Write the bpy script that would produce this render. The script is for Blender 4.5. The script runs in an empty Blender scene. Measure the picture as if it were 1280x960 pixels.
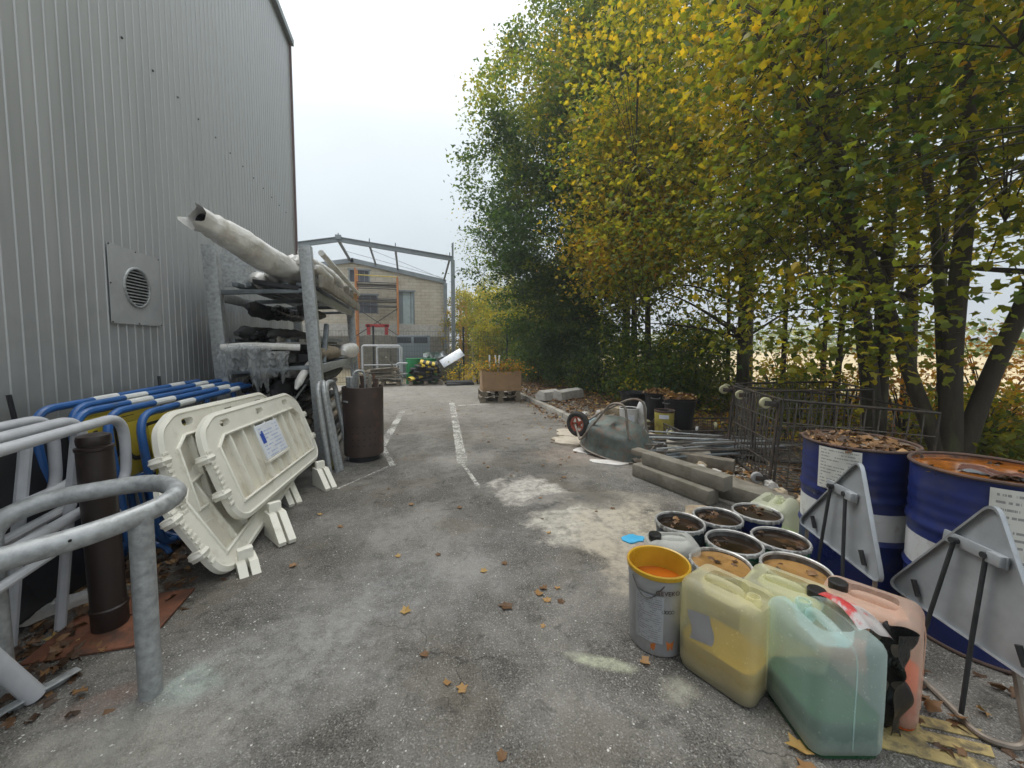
import bpy, bmesh, math, random
import numpy as np
from mathutils import Vector, Matrix, Euler, noise as mnoise
from mathutils.geometry import tessellate_polygon
S = bpy.context.scene
COL = S.collection
R = math.radians
PI = math.pi
random.seed(7)

# ---------------------------------------------------------------- camera, sky, sun, exposure
cd = bpy.data.cameras.new('camera'); cam = bpy.data.objects.new('camera', cd); COL.objects.link(cam)
cd.sensor_width = 36.0; cd.lens = 36.0 * 490 / 1280; cd.shift_y = -20 / 1280
cd.clip_start = 0.05; cd.clip_end = 3000
cam.location = (0, 0, 1.5); cam.rotation_euler = (R(90 - 3.5), 0, R(-14.6))
S.camera = cam
SUN_EL, SUN_AZ = 62, 330            # a pale sun behind the overcast, over the gap between shed and trees
w = bpy.data.worlds.new('World'); S.world = w; w.use_nodes = True
nt = w.node_tree; nt.nodes.clear()
out = nt.nodes.new('ShaderNodeOutputWorld'); bg = nt.nodes.new('ShaderNodeBackground')
sky = nt.nodes.new('ShaderNodeTexSky'); sky.sky_type = 'NISHITA'; sky.sun_disc = False
sky.sun_elevation = R(SUN_EL); sky.sun_rotation = R(SUN_AZ); sky.dust_density = 4; sky.air_density = 1.2
tc = nt.nodes.new('ShaderNodeTexCoord'); sep = nt.nodes.new('ShaderNodeSeparateXYZ')
nt.links.new(tc.outputs['Generated'], sep.inputs[0])
# overcast: cloud layer brighter overhead than at the horizon, with faint soft mottling
cr = nt.nodes.new('ShaderNodeValToRGB')
e = cr.color_ramp.elements; e[0].position = 0.0; e[0].color = (2.7, 3.1, 3.4, 1); e[1].position = 0.9; e[1].color = (10.5, 10.8, 10.9, 1)
em = e.new(.45); em.color = (4.7, 5.15, 5.4, 1)
nt.links.new(sep.outputs['Z'], cr.inputs[0])
nz = nt.nodes.new('ShaderNodeTexNoise'); nz.inputs['Scale'].default_value = 2.2; nz.inputs['Detail'].default_value = 5
nt.links.new(tc.outputs['Generated'], nz.inputs['Vector'])
mr = nt.nodes.new('ShaderNodeMapRange'); mr.inputs['From Min'].default_value = .3; mr.inputs['From Max'].default_value = .7
mr.inputs['To Min'].default_value = .93; mr.inputs['To Max'].default_value = 1.06
nt.links.new(nz.outputs['Fac'], mr.inputs['Value'])
mu = nt.nodes.new('ShaderNodeMix'); mu.data_type = 'RGBA'; mu.blend_type = 'MULTIPLY'; mu.inputs['Factor'].default_value = 1
nt.links.new(cr.outputs[0], mu.inputs['A']); nt.links.new(mr.outputs[0], mu.inputs['B'])
mx = nt.nodes.new('ShaderNodeMix'); mx.data_type = 'RGBA'; mx.inputs['Factor'].default_value = .93
nt.links.new(sky.outputs[0], mx.inputs['A']); nt.links.new(mu.outputs['Result'], mx.inputs['B'])
nt.links.new(mx.outputs['Result'], bg.inputs['Color']); bg.inputs['Strength'].default_value = 0.13
nt.links.new(bg.outputs[0], out.inputs[0])
sl = bpy.data.lights.new('sun', 'SUN'); sl.energy = 1.5; sl.angle = R(40); sl.color = (1, .97, .92)
so = bpy.data.objects.new('sun', sl); COL.objects.link(so)
az = R(SUN_AZ); d = Vector((math.sin(az) * math.cos(R(SUN_EL)), math.cos(az) * math.cos(R(SUN_EL)), math.sin(R(SUN_EL))))
so.rotation_euler = d.to_track_quat('Z', 'Y').to_euler(); so.location = (0, 0, 30)
S.view_settings.view_transform = 'Standard'; S.view_settings.look = 'None'
S.view_settings.exposure = 0.6; S.view_settings.gamma = 1.0; S.view_settings.use_curve_mapping = False
S.cycles.max_bounces = 8; S.cycles.transparent_max_bounces = 12; S.cycles.diffuse_bounces = 4; S.cycles.glossy_bounces = 3; S.cycles.transmission_bounces = 5
S.cycles.use_denoising = True

# ---------------------------------------------------------------- materials
MT = {}
def newmat(name):
    m = bpy.data.materials.new(name); m.use_nodes = True; MT[name] = m
    return m, m.node_tree, m.node_tree.nodes['Principled BSDF']
def nn(t, typ, **kw):
    n = t.nodes.new('ShaderNode' + typ)
    for k, v in kw.items():
        if k in n.inputs: n.inputs[k].default_value = v
        else: setattr(n, k, v)
    return n
def mixc(t, fac, a, b, blend='MIX'):
    n = t.nodes.new('ShaderNodeMix'); n.data_type = 'RGBA'; n.blend_type = blend
    for key, v in (('Factor', fac), ('A', a), ('B', b)):
        s = n.inputs[key] if key == 'Factor' else [i for i in n.inputs if i.name == key and i.type == 'RGBA'][0]
        if hasattr(v, 'is_linked'): t.links.new(v, s)
        else: s.default_value = v if key == 'Factor' else (*v, 1)
    return [o for o in n.outputs if o.type == 'RGBA'][0]
def maprange(t, v, a, b, c=0., d=1., smooth=False):
    n = t.nodes.new('ShaderNodeMapRange')
    if smooth: n.interpolation_type = 'SMOOTHSTEP'
    t.links.new(v, n.inputs['Value'])
    for k, x in zip(('From Min', 'From Max', 'To Min', 'To Max'), (a, b, c, d)): n.inputs[k].default_value = x
    return n.outputs[0]
def math_(t, op, a, b=None):
    n = t.nodes.new('ShaderNodeMath'); n.operation = op
    for i, v in enumerate((a, b)):
        if v is None: continue
        if hasattr(v, 'is_linked'): t.links.new(v, n.inputs[i])
        else: n.inputs[i].default_value = v
    return n.outputs[0]
def noise(t, vec, scale, detail=4, rough=.6, dist=0.):
    n = nn(t, 'TexNoise', Scale=scale, Detail=detail, Roughness=rough, Distortion=dist)
    t.links.new(vec, n.inputs['Vector']); return n.outputs['Fac']
def mat(name, col, rough=.6, metal=0., var=.18, scale=6., bump=.15, bscale=60., bdist=.003, dirt=None, damt=(.5, .68), dscale=5., rvar=.12, stretch=None, spec=.5):
    m, t, b = newmat(name)
    tcn = nn(t, 'TexCoord'); v = tcn.outputs['Object']
    oi = nn(t, 'ObjectInfo')
    mp = nn(t, 'Mapping'); t.links.new(v, mp.inputs['Vector'])
    cmb = nn(t, 'CombineXYZ'); r37 = math_(t, 'MULTIPLY', oi.outputs['Random'], 37.)
    for i in range(3): t.links.new(r37, cmb.inputs[i])
    t.links.new(cmb.outputs[0], mp.inputs['Location'])
    if stretch: mp.inputs['Scale'].default_value = stretch
    v = mp.outputs[0]
    n1 = noise(t, v, scale, 6)
    c = mixc(t, maprange(t, n1, .3, .7), [x * (1 - var) for x in col], [min(1, x * (1 + var)) for x in col])
    rr = maprange(t, n1, .3, .7, max(.03, rough - rvar), min(1, rough + rvar))
    if dirt:
        n2 = noise(t, v, dscale, 8, .65, .3)
        f = maprange(t, n2, damt[0], damt[1])
        c = mixc(t, f, c, dirt)
        if metal:
            t.links.new(maprange(t, f, 0, 1, metal, 0), b.inputs['Metallic'])
    t.links.new(c, b.inputs['Base Color']); t.links.new(rr, b.inputs['Roughness'])
    if not (dirt and metal): b.inputs['Metallic'].default_value = metal
    b.inputs['Specular IOR Level'].default_value = spec
    if bump:
        bn = nn(t, 'Bump', Strength=bump, Distance=bdist); t.links.new(noise(t, v, bscale, 5), bn.inputs['Height'])
        t.links.new(bn.outputs[0], b.inputs['Normal'])
    return m
mat('galv', (.37, .385, .39), .45, .4, .3, 30, .08, 120, dirt=(.22, .22, .21), damt=(.55, .75), dscale=9)
mat('galv_dark', (.2, .225, .24), .5, .5, .25, 12, .05, 80, dirt=(.12, .11, .1), damt=(.55, .75))
mat('steel_grey', (.23, .26, .28), .5, .3, .15, 3, .03)
mat('rail_grey', (.52, .53, .56), .42, 0, .1, 9, .05, 60, dirt=(.3, .29, .27), damt=(.62, .8))
mat('brown_paint', (.02, .012, .01), .38, 0, .3, 6, .12, 40, dirt=(.09, .05, .035), damt=(.6, .8))
mat('bin_brown', (.055, .036, .03), .55, 0, .3, 5, .1, 50, dirt=(.11, .055, .035), damt=(.55, .7))
mat('rust', (.16, .06, .03), .8, 0, .45, 9, .4, 60, dirt=(.06, .03, .02), damt=(.5, .65))
mat('rust_dark', (.075, .045, .035), .75, 0, .45, 12, .4, 60, dirt=(.16, .08, .045), damt=(.55, .7))
mat('blue_paint', (.025, .11, .33), .42, 0, .15, 6, .06, 50, dirt=(.06, .08, .12), damt=(.6, .75))
mat('white_paint', (.72, .73, .72), .5, 0, .08, 8, .05, dirt=(.4, .39, .36), damt=(.6, .8))
mat('yellow_board', (.42, .33, .03), .5, 0, .1, 5, .04, dirt=(.25, .2, .05), damt=(.6, .78))
mat('black_print', (.015, .015, .015), .5, 0, .1)
mat('cream', (.76, .735, .65), .5, 0, .07, 4, .05, 70, dirt=(.42, .37, .27), damt=(.56, .8), dscale=4)
mat('cream_shaded', (.68, .645, .54), .55, 0, .1, 4, .05, 70, dirt=(.36, .31, .22), damt=(.5, .75), dscale=5)  # deeper cream for the recessed infill, its interior shading put into the colour
mat('placard', (.75, .78, .82), .4, 0, .03, 4, 0)
mat('blue_print', (.03, .08, .4), .5, 0, .05)
mat('grey_print', (.35, .42, .6), .5, 0, .05)
mat('black_plastic', (.012, .013, .016), .42, 0, .2, 6, .1, 50)
mat('black_rubber', (.018, .018, .019), .75, 0, .3, 8, .2, 60, dirt=(.06, .055, .05), damt=(.5, .75))
mat('dark_clutter', (.03, .03, .032), .65, 0, .4, 6, .2, 40, dirt=(.09, .085, .08), damt=(.5, .7))
mat('film_white', (.72, .71, .68), .35, 0, .12, 5, .5, 14, .02, dirt=(.42, .38, .31), damt=(.5, .75), dscale=4)
mat('pvc_grey', (.3, .29, .27), .5, 0, .25, 8, .05, dirt=(.14, .12, .1), damt=(.5, .7))
mat('wood_old', (.21, .175, .13), .85, 0, .35, 7, .5, 30, dirt=(.1, .08, .06), damt=(.5, .7), stretch=(1, 1, 1))
mat('wood_new', (.42, .25, .12), .8, 0, .25, 8, .4, 30, dirt=(.2, .12, .07), damt=(.55, .75))
mat('wood_grey', (.28, .26, .22), .85, 0, .3, 7, .5, 34, dirt=(.13, .115, .09), damt=(.5, .72))
mat('plank_dark', (.17, .15, .12), .85, 0, .35, 9, .5, 34, dirt=(.27, .24, .19), damt=(.56, .72))
mat('concrete', (.19, .175, .145), .9, 0, .25, 7, .6, 45, .006, dirt=(.12, .11, .08), damt=(.48, .68))
mat('concrete_light', (.48, .46, .43), .9, 0, .2, 6, .5, 45, .006, dirt=(.3, .28, .24), damt=(.55, .75))
mat('stone', (.38, .31, .22), .95, 0, .35, 9, .8, 30, .015, dirt=(.18, .13, .09), damt=(.5, .7))
mat('drum_blue', (.01, .02, .115), .36, 0, .25, 5, .08, 25, dirt=(.05, .05, .085), damt=(.52, .78), dscale=7)
mat('pail_inner', (.1, .1, .1), .5, 0, .5, 14, .15, 40, dirt=(.025, .02, .015), damt=(.4, .6), dscale=10)
mat('drum_white', (.55, .56, .56), .45, 0, .1, 4, .05, dirt=(.25, .22, .18), damt=(.55, .75))
mat('drum_green', (.02, .24, .08), .4, 0, .15, 4, .04)
mat('rust_water', (.26, .085, .012), .08, 0, .55, 7, .03, 10, dirt=(.05, .022, .01), damt=(.45, .62))
mat('sign_back', (.36, .385, .41), .46, .45, .16, 7, .04, 90, dirt=(.27, .28, .29), damt=(.5, .75))
mat('strut_black', (.03, .032, .035), .5, .3, .3, 20, .1)
mat('pail_silver', (.43, .44, .46), .4, .5, .15, 6, .04, 50, dirt=(.3, .29, .28), damt=(.55, .75))
mat('pail_dark', (.03, .04, .06), .4, 0, .25, 6, .05, dirt=(.12, .12, .13), damt=(.55, .7))
mat('pail_rim', (.44, .44, .43), .4, .3, .25, 16, .08, dirt=(.13, .12, .11), damt=(.5, .66), dscale=12)
mat('pail_green', (.02, .13, .07), .45, 0, .2, 6, .05)
mat('sludge_dark', (.018, .011, .007), .12, 0, .5, 9, .25, 25, dirt=(.09, .045, .02), damt=(.55, .66))
mat('sludge_tan', (.3, .17, .06), .12, 0, .3, 7, .06, 20, dirt=(.12, .06, .025), damt=(.5, .68))
mat('paint_orange', (.36, .095, .008), .12, 0, .2, 6, .03, 20, dirt=(.3, .07, .01), damt=(.5, .7))
mat('paint_ochre', (.5, .3, .02), .35, 0, .15, 6, .05, dirt=(.3, .13, .02), damt=(.55, .75))
mat('orange_drip', (.5, .15, .03), .5, 0, .2, 8, .05)
mat('black_cap', (.012, .012, .012), .4, 0, .1)
mat('pail_yellow', (.42, .36, .08), .6, 0, .2, 7, .1, dirt=(.2, .16, .06), damt=(.5, .7))
mat('pail_white', (.6, .6, .6), .5, 0, .1, 7, .05, dirt=(.38, .36, .33), damt=(.55, .75))
mat('tray_green', (.1, .12, .11), .6, .2, .45, 9, .3, 40, dirt=(.14, .085, .06), damt=(.5, .66), dscale=11)
mat('tube_worn', (.22, .19, .16), .55, .4, .3, 15, .15, dirt=(.13, .085, .06), damt=(.5, .68))
mat('hub_red', (.42, .1, .06), .5, 0, .2, 9, .08, dirt=(.2, .1, .07), damt=(.55, .72))
mat('tyre', (.028, .027, .026), .85, 0, .25, 8, .25, dirt=(.1, .09, .08), damt=(.55, .75))
mat('wire_metal', (.15, .14, .125), .45, .65, .35, 18, .1, 80, dirt=(.07, .045, .035), damt=(.48, .62), dscale=9)
mat('wire_dark', (.06, .056, .05), .5, .5, .35, 18, .1, 80, dirt=(.08, .05, .035), damt=(.48, .62), dscale=9)
mat('rubber_cream', (.42, .4, .25), .55, 0, .12, 12, .05, dirt=(.4, .35, .2), damt=(.55, .75))
mat('caster_grey', (.3, .3, .3), .6, 0, .2, 12, .05)
mat('cardboard', (.36, .23, .13), .85, 0, .12, 4, .08, 40, dirt=(.28, .17, .1), damt=(.52, .75))
mat('dry_stem', (.2, .13, .07), .85, 0, .3, 8, .2)
mat('yellow_stripe', (.6, .45, .03), .55, 0, .15, 8, .1, dirt=(.3, .2, .03), damt=(.55, .75))
mat('alu', (.5, .52, .54), .35, .7, .1, 5, .1, 20)
mat('red_paint', (.4, .03, .03), .5, 0, .12, 5, .04)
mat('orange_steel', (.52, .2, .06), .55, 0, .15, 6, .04)
mat('orange_wood', (.55, .3, .07), .6, 0, .15, 6, .04)
mat('dark_glass', (.03, .035, .045), .2, 0, .15, 3, 0)
mat('shutter_dark', (.09, .1, .13), .5, 0, .15, 5, .04)
mat('pane_pale', (.42, .52, .53), .3, 0, .08, 3, 0)
mat('container_grey', (.2, .235, .255), .5, 0, .1, 3, .04, dirt=(.13, .14, .15), damt=(.6, .8))
mat('fence_metal', (.06, .075, .075), .5, .2, .15, 5, 0)
mat('fence_post', (.03, .035, .035), .5, .2, .15, 5, 0)
mat('moss_wood', (.16, .15, .06), .9, 0, .3, 12, .5, 40, dirt=(.1, .09, .05), damt=(.5, .7))
mat('bark', (.055, .045, .032), .95, 0, .35, 9, .8, 26, .012, dirt=(.1, .115, .05), damt=(.52, .7), dscale=3, stretch=(1, 1, .35))
mat('bark_pale', (.2, .19, .165), .95, 0, .3, 9, .6, 26, .01, dirt=(.09, .1, .05), damt=(.52, .7), stretch=(1, 1, .4))
mat('stencil', (.36, .285, .12), .75, 0, .3, 12, .2, dirt=(.12, .1, .06), damt=(.46, .62), dscale=16)
mat('lid_blue', (.06, .38, .65), .45, 0, .1, 8, .05, dirt=(.1, .25, .35), damt=(.6, .8))
mat('paint_dry_white', (.62, .6, .57), .6, 0, .12, 9, .15, dirt=(.4, .37, .33), damt=(.55, .75))
mat('slab_pale', (.52, .46, .38), .85, 0, .2, 8, .25, dirt=(.36, .3, .22), damt=(.5, .7))
mat('vent_metal', (.5, .515, .525), .42, .3, .1, 5, .03, dirt=(.36, .37, .37), damt=(.55, .8))
mat('flash_red', (.17, .12, .12), .5, .1, .15, 5, .03)
mat('bag_black', (.012, .012, .013), .28, 0, .2, 7, .35, 45, .006)
mat('magazine', (.4, .38, .37), .35, 0, .3, 11, .1, 30, dirt=(.45, .05, .05), damt=(.52, .58), dscale=6)
mat('burlap', (.27, .22, .16), .95, 0, .25, 20, .5, 90, dirt=(.15, .12, .09), damt=(.5, .7))
mat('blue_rag', (.26, .36, .4), .8, 0, .25, 14, .4, 30)
mat('bed_earth', (.085, .065, .045), 1, 0, .4, 5, .9, 22, .03, dirt=(.17, .135, .085), damt=(.48, .66), dscale=9)
mat('pebble', (.33, .31, .28), .95, 0, .35, 1.5, .3, 60)
mat('kerbstone', (.36, .34, .3), .9, 0, .25, 5, .5, 40, .006, dirt=(.2, .17, .13), damt=(.5, .7), dscale=4)
mat('cloth_dirty', (.2, .17, .14), .95, 0, .3, 9, .4, 30, dirt=(.3, .22, .17), damt=(.5, .7))
# ---- special materials
def m_clad():
    m, t, b = newmat('cladding')
    v = nn(t, 'TexCoord').outputs['Object']
    mp = nn(t, 'Mapping'); mp.inputs['Scale'].default_value = (1, 1.6, .12); t.links.new(v, mp.inputs['Vector'])
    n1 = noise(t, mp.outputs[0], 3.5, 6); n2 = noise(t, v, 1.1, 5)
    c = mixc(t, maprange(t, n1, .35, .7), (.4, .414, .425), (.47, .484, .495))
    # ragged grime at the foot, carried higher to paint in the wall's darker reflections
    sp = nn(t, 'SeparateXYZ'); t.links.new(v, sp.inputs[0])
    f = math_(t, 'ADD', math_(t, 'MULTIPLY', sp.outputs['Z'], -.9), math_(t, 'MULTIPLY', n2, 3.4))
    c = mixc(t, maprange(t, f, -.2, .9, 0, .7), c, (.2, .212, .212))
    t.links.new(c, b.inputs['Base Color']); b.inputs['Metallic'].default_value = .3
    t.links.new(maprange(t, n1, .3, .7, .36, .5), b.inputs['Roughness'])
m_clad()
def m_tarmac():
    m, t, b = newmat('tarmac')
    v = nn(t, 'TexCoord').outputs['Object']
    vo = nn(t, 'TexVoronoi', Scale=170.); t.links.new(v, vo.inputs['Vector'])
    g1 = noise(t, v, 130, 3); g2 = noise(t, v, 38, 5); big = noise(t, v, .55, 7, .6); mid = noise(t, v, 2.3, 8, .68, .4)
    c = mixc(t, maprange(t, g1, .3, .72), (.021, .0192, .0165), (.225, .213, .192))
    sepc = nn(t, 'SeparateColor'); t.links.new(vo.outputs['Color'], sepc.inputs[0])
    c = mixc(t, maprange(t, sepc.outputs[0], .9, .94, 0, .6), c, (.4, .39, .37))       # pale chips in the aggregate
    c = mixc(t, maprange(t, g2, .55, .75, 0, .4), c, (.32, .31, .29))
    dust = math_(t, 'ADD', math_(t, 'MULTIPLY', big, .6), math_(t, 'MULTIPLY', mid, .5))
    c = mixc(t, maprange(t, dust, .5, .72, 0, .66), c, (.4, .383, .352))
    c = mixc(t, maprange(t, noise(t, v, .9, 6, .6), .5, .68, 0, .55), c, (.12, .095, .06))  # dirt and moss film
    sp = nn(t, 'SeparateXYZ'); t.links.new(v, sp.inputs[0])
    c = mixc(t, maprange(t, math_(t, 'ADD', sp.outputs['Y'], math_(t, 'MULTIPLY', mid, 3.)), 6.5, 11.5, 0, .55), c, (.33, .31, .275))   # paler towards the far part of the yard
    c = mixc(t, maprange(t, noise(t, v, 7.5, 9, .75, .5), .54, .68, 0, .7), c, (.035, .033, .03))   # dark damp and oily blots
    cv = nn(t, 'TexVoronoi', Scale=1.15); cv.feature = 'DISTANCE_TO_EDGE'; cm = nn(t, 'VectorMath', operation='ADD'); nzv = nn(t, 'TexNoise', Scale=2.5, Detail=6.); t.links.new(v, nzv.inputs['Vector']); t.links.new(v, cm.inputs[0]); t.links.new(nzv.outputs['Color'], cm.inputs[1]); t.links.new(cm.outputs[0], cv.inputs['Vector'])
    crk = math_(t, 'MULTIPLY', maprange(t, cv.outputs['Distance'], .003, .009, 1, 0), maprange(t, noise(t, v, .8, 3), .5, .58))
    c = mixc(t, math_(t, 'MULTIPLY', crk, .7), c, (.03, .028, .025))                        # hairline cracks
    wob = noise(t, v, 3.2, 9, .72); er = noise(t, v, 17, 9, .75); er2 = noise(t, v, 5.5, 8, .7, .6)
    def blob(x, y, rx, ry, rot, col, amt, edge=.2, wb=2.6, tex=None):
        nonlocal c
        mp = nn(t, 'Mapping'); mp.vector_type = 'TEXTURE'
        mp.inputs['Location'].default_value = (x, y, 0); mp.inputs['Rotation'].default_value = (0, 0, R(rot)); mp.inputs['Scale'].default_value = (rx, ry, 1)
        t.links.new(v, mp.inputs['Vector'])
        ln = nn(t, 'VectorMath', operation='LENGTH'); t.links.new(mp.outputs[0], ln.inputs[0])
        d = math_(t, 'ADD', ln.outputs['Value'], math_(t, 'MULTIPLY', math_(t, 'SUBTRACT', wob, .5), wb))
        f = maprange(t, d, 1 - edge, 1 + edge, amt, 0)
        f = math_(t, 'MULTIPLY', f, math_(t, 'MULTIPLY', maprange(t, er, .36, .58, .35, 1), maprange(t, er2, .34, .56, .3, 1)))
        c = mixc(t, f, c, col)
    # spilled road paint, cement slurry and colour stains
    blob(1.15, 3.75, .33, .42, 10, (.6, .57, .52), 1.)
    blob(1.4, 3.0, .42, .42, 0, (.58, .55, .48), 1.)
    blob(1.75, 2.75, .5, .55, -20, (.5, .45, .36), .95)
    blob(1.5, 2.3, .28, .4, -25, (.48, .43, .35), .95)
    blob(1.9, 3.3, .55, .22, -15, (.4, .37, .31), .6)
    blob(1.3, 3.42, .3, .17, 10, (.07, .07, .07), .85, .15)
    blob(1.75, 3.35, .22, .2, 0, (.09, .088, .085), .8, .15)
    blob(1.6, 2.45, .16, .05, 30, (.5, .2, .2), .55, .3, 2.)
    blob(-.95, 1.95, .13, .1, 0, (.42, .55, .5), .75, .3, 2.5)
    blob(-1.25, 1.95, .13, .07, 20, (.25, .09, .05), .5, .4, 2.)
    blob(-.75, 1.9, .6, .3, 20, (.42, .41, .38), .5, .5, 2.6)
    blob(-1.05, 1.7, .4, .12, 0, (.38, .36, .3), .6, .5, 2.6)
    blob(-.2, 2.3, .9, .35, 35, (.42, .42, .42), .42, .6, 2.2)
    blob(-.1, 3.3, .5, .3, 0, (.36, .35, .33), .4, .6, 2.2)
    blob(.85, 1.6, .16, .035, -30, (.55, .58, .42), .85, .4, 2.)
    blob(1.1, 1.38, .08, .07, 0, (.5, .49, .4), .75, .4, 2.)
    blob(.5, 5.0, .5, .3, 0, (.4, .38, .35), .4, .6, 2.4)
    blob(1.6, 6.3, .7, .6, 0, (.4, .38, .34), .4, .6, 2.4)
    blob(2.2, 4.9, .5, .4, 0, (.42, .34, .28), .6, .5, 2.)
    blob(2.75, 5.3, .4, .9, 0, (.42, .32, .25), .55, .5, 2.)
    blob(1.2, 8.3, 1.6, .35, 5, (.33, .31, .28), .5, .6, 2.4)
    t.links.new(c, b.inputs['Base Color']); b.inputs['Roughness'].default_value = .9; b.inputs['Specular IOR Level'].default_value = .3
    hh = math_(t, 'ADD', math_(t, 'MULTIPLY', vo.outputs['Distance'], 1.4), math_(t, 'ADD', g1, math_(t, 'MULTIPLY', g2, .8)))
    bn = nn(t, 'Bump', Strength=.75, Distance=.006); t.links.new(hh, bn.inputs['Height']); t.links.new(bn.outputs[0], b.inputs['Normal'])
m_tarmac()
def m_simple_ramp(name, cols, scale, rough=.95, bump=.5, bscale=30, bdist=.02):
    m, t, b = newmat(name)
    v = nn(t, 'TexCoord').outputs['Object']; n = noise(t, v, scale, 9, .68, .2)
    r = nn(t, 'ValToRGB'); t.links.new(n, r.inputs[0]); el = r.color_ramp.elements
    el[0].position = .3; el[0].color = (*cols[0], 1); el[1].position = .7; el[1].color = (*cols[-1], 1)
    for i, c in enumerate(cols[1:-1]): x = el.new(.3 + .4 * (i + 1) / (len(cols) - 1)); x.color = (*c, 1)
    t.links.new(r.outputs[0], b.inputs['Base Color']); b.inputs['Roughness'].default_value = rough
    bn = nn(t, 'Bump', Strength=bump, Distance=bdist); t.links.new(noise(t, v, bscale, 4), bn.inputs['Height']); t.links.new(bn.outputs[0], b.inputs['Normal'])
m_simple_ramp('field', [(.36, .27, .14), (.5, .4, .23), (.6, .5, .32)], .35)
m_simple_ramp('rough_ground', [(.09, .08, .05), (.16, .13, .08), (.13, .14, .06)], 1.1)
def m_line():
    m, t, b = newmat('line_paint')
    v = nn(t, 'TexCoord').outputs['Object']
    n = noise(t, v, 26, 9, .75); n2 = noise(t, v, 2.5, 5)
    f = maprange(t, math_(t, 'ADD', math_(t, 'MULTIPLY', n, .8), math_(t, 'MULTIPLY', n2, .5)), .53, .75)
    b.inputs['Base Color'].default_value = (.55, .54, .5, 1); b.inputs['Roughness'].default_value = .8
    tr = nn(t, 'BsdfTransparent'); ms = nn(t, 'MixShader'); o = [x for x in t.nodes if x.type == 'OUTPUT_MATERIAL'][0]
    t.links.new(f, ms.inputs[0]); t.links.new(b.outputs[0], ms.inputs[1]); t.links.new(tr.outputs[0], ms.inputs[2]); t.links.new(ms.outputs[0], o.inputs[0])
m_line()
def m_blocks():
    m, t, b = newmat('block_wall')
    v = nn(t, 'TexCoord').outputs['Object']
    mp = nn(t, 'Mapping'); mp.inputs['Rotation'].default_value = (R(-90), 0, 0); t.links.new(v, mp.inputs['Vector'])
    br = nn(t, 'TexBrick'); t.links.new(mp.outputs[0], br.inputs['Vector'])
    br.inputs['Scale'].default_value = 1; br.inputs['Brick Width'].default_value = .5; br.inputs['Row Height'].default_value = .2; br.inputs['Mortar Size'].default_value = .012
    br.inputs['Color1'].default_value = (.56, .5, .4, 1); br.inputs['Color2'].default_value = (.47, .41, .31, 1); br.inputs['Mortar'].default_value = (.3, .27, .22, 1)
    n = noise(t, v, .8, 6, .65); c = mixc(t, maprange(t, n, .4, .7, 0, .6), br.outputs['Color'], (.62, .58, .5))
    c = mixc(t, maprange(t, noise(t, v, 2.2, 5), .52, .7, 0, .4), c, (.28, .22, .15))
    t.links.new(c, b.inputs['Base Color']); b.inputs['Roughness'].default_value = .95
    bn = nn(t, 'Bump', Strength=.6, Distance=.02); t.links.new(br.outputs['Fac'], bn.inputs['Height']); bn.invert = True; t.links.new(bn.outputs[0], b.inputs['Normal'])
m_blocks()
def m_leaf(name, stops, trans=.45):
    m, t, b = newmat(name)
    a = nn(t, 'Attribute', attribute_name='tint')
    r = nn(t, 'ValToRGB'); t.links.new(a.outputs['Fac'], r.inputs[0]); el = r.color_ramp.elements
    el[0].position = stops[0][0]; el[0].color = (*stops[0][1], 1); el[1].position = stops[-1][0]; el[1].color = (*stops[-1][1], 1)
    for p, c in stops[1:-1]: x = el.new(p); x.color = (*c, 1)
    t.links.new(r.outputs[0], b.inputs['Base Color']); b.inputs['Roughness'].default_value = .5; b.inputs['Specular IOR Level'].default_value = .35
    tl = nn(t, 'BsdfTranslucent'); t.links.new(mixc(t, 1., r.outputs[0], (1.5, 1.4, .7), 'MULTIPLY'), tl.inputs[0])
    ms = nn(t, 'MixShader'); ms.inputs[0].default_value = trans; o = [x for x in t.nodes if x.type == 'OUTPUT_MATERIAL'][0]
    t.links.new(b.outputs[0], ms.inputs[1]); t.links.new(tl.outputs[0], ms.inputs[2]); t.links.new(ms.outputs[0], o.inputs[0])
m_leaf('leaves', [(0, (.033, .07, .034)), (.2, (.075, .135, .04)), (.4, (.2, .23, .028)), (.58, (.4, .33, .03)), (.8, (.58, .37, .035)), (1, (.38, .17, .04))], .58)
m_leaf('litter', [(0, (.05, .028, .016)), (.35, (.13, .07, .035)), (.65, (.27, .15, .065)), (.85, (.4, .24, .09)), (1, (.45, .33, .1))], .15)
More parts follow.
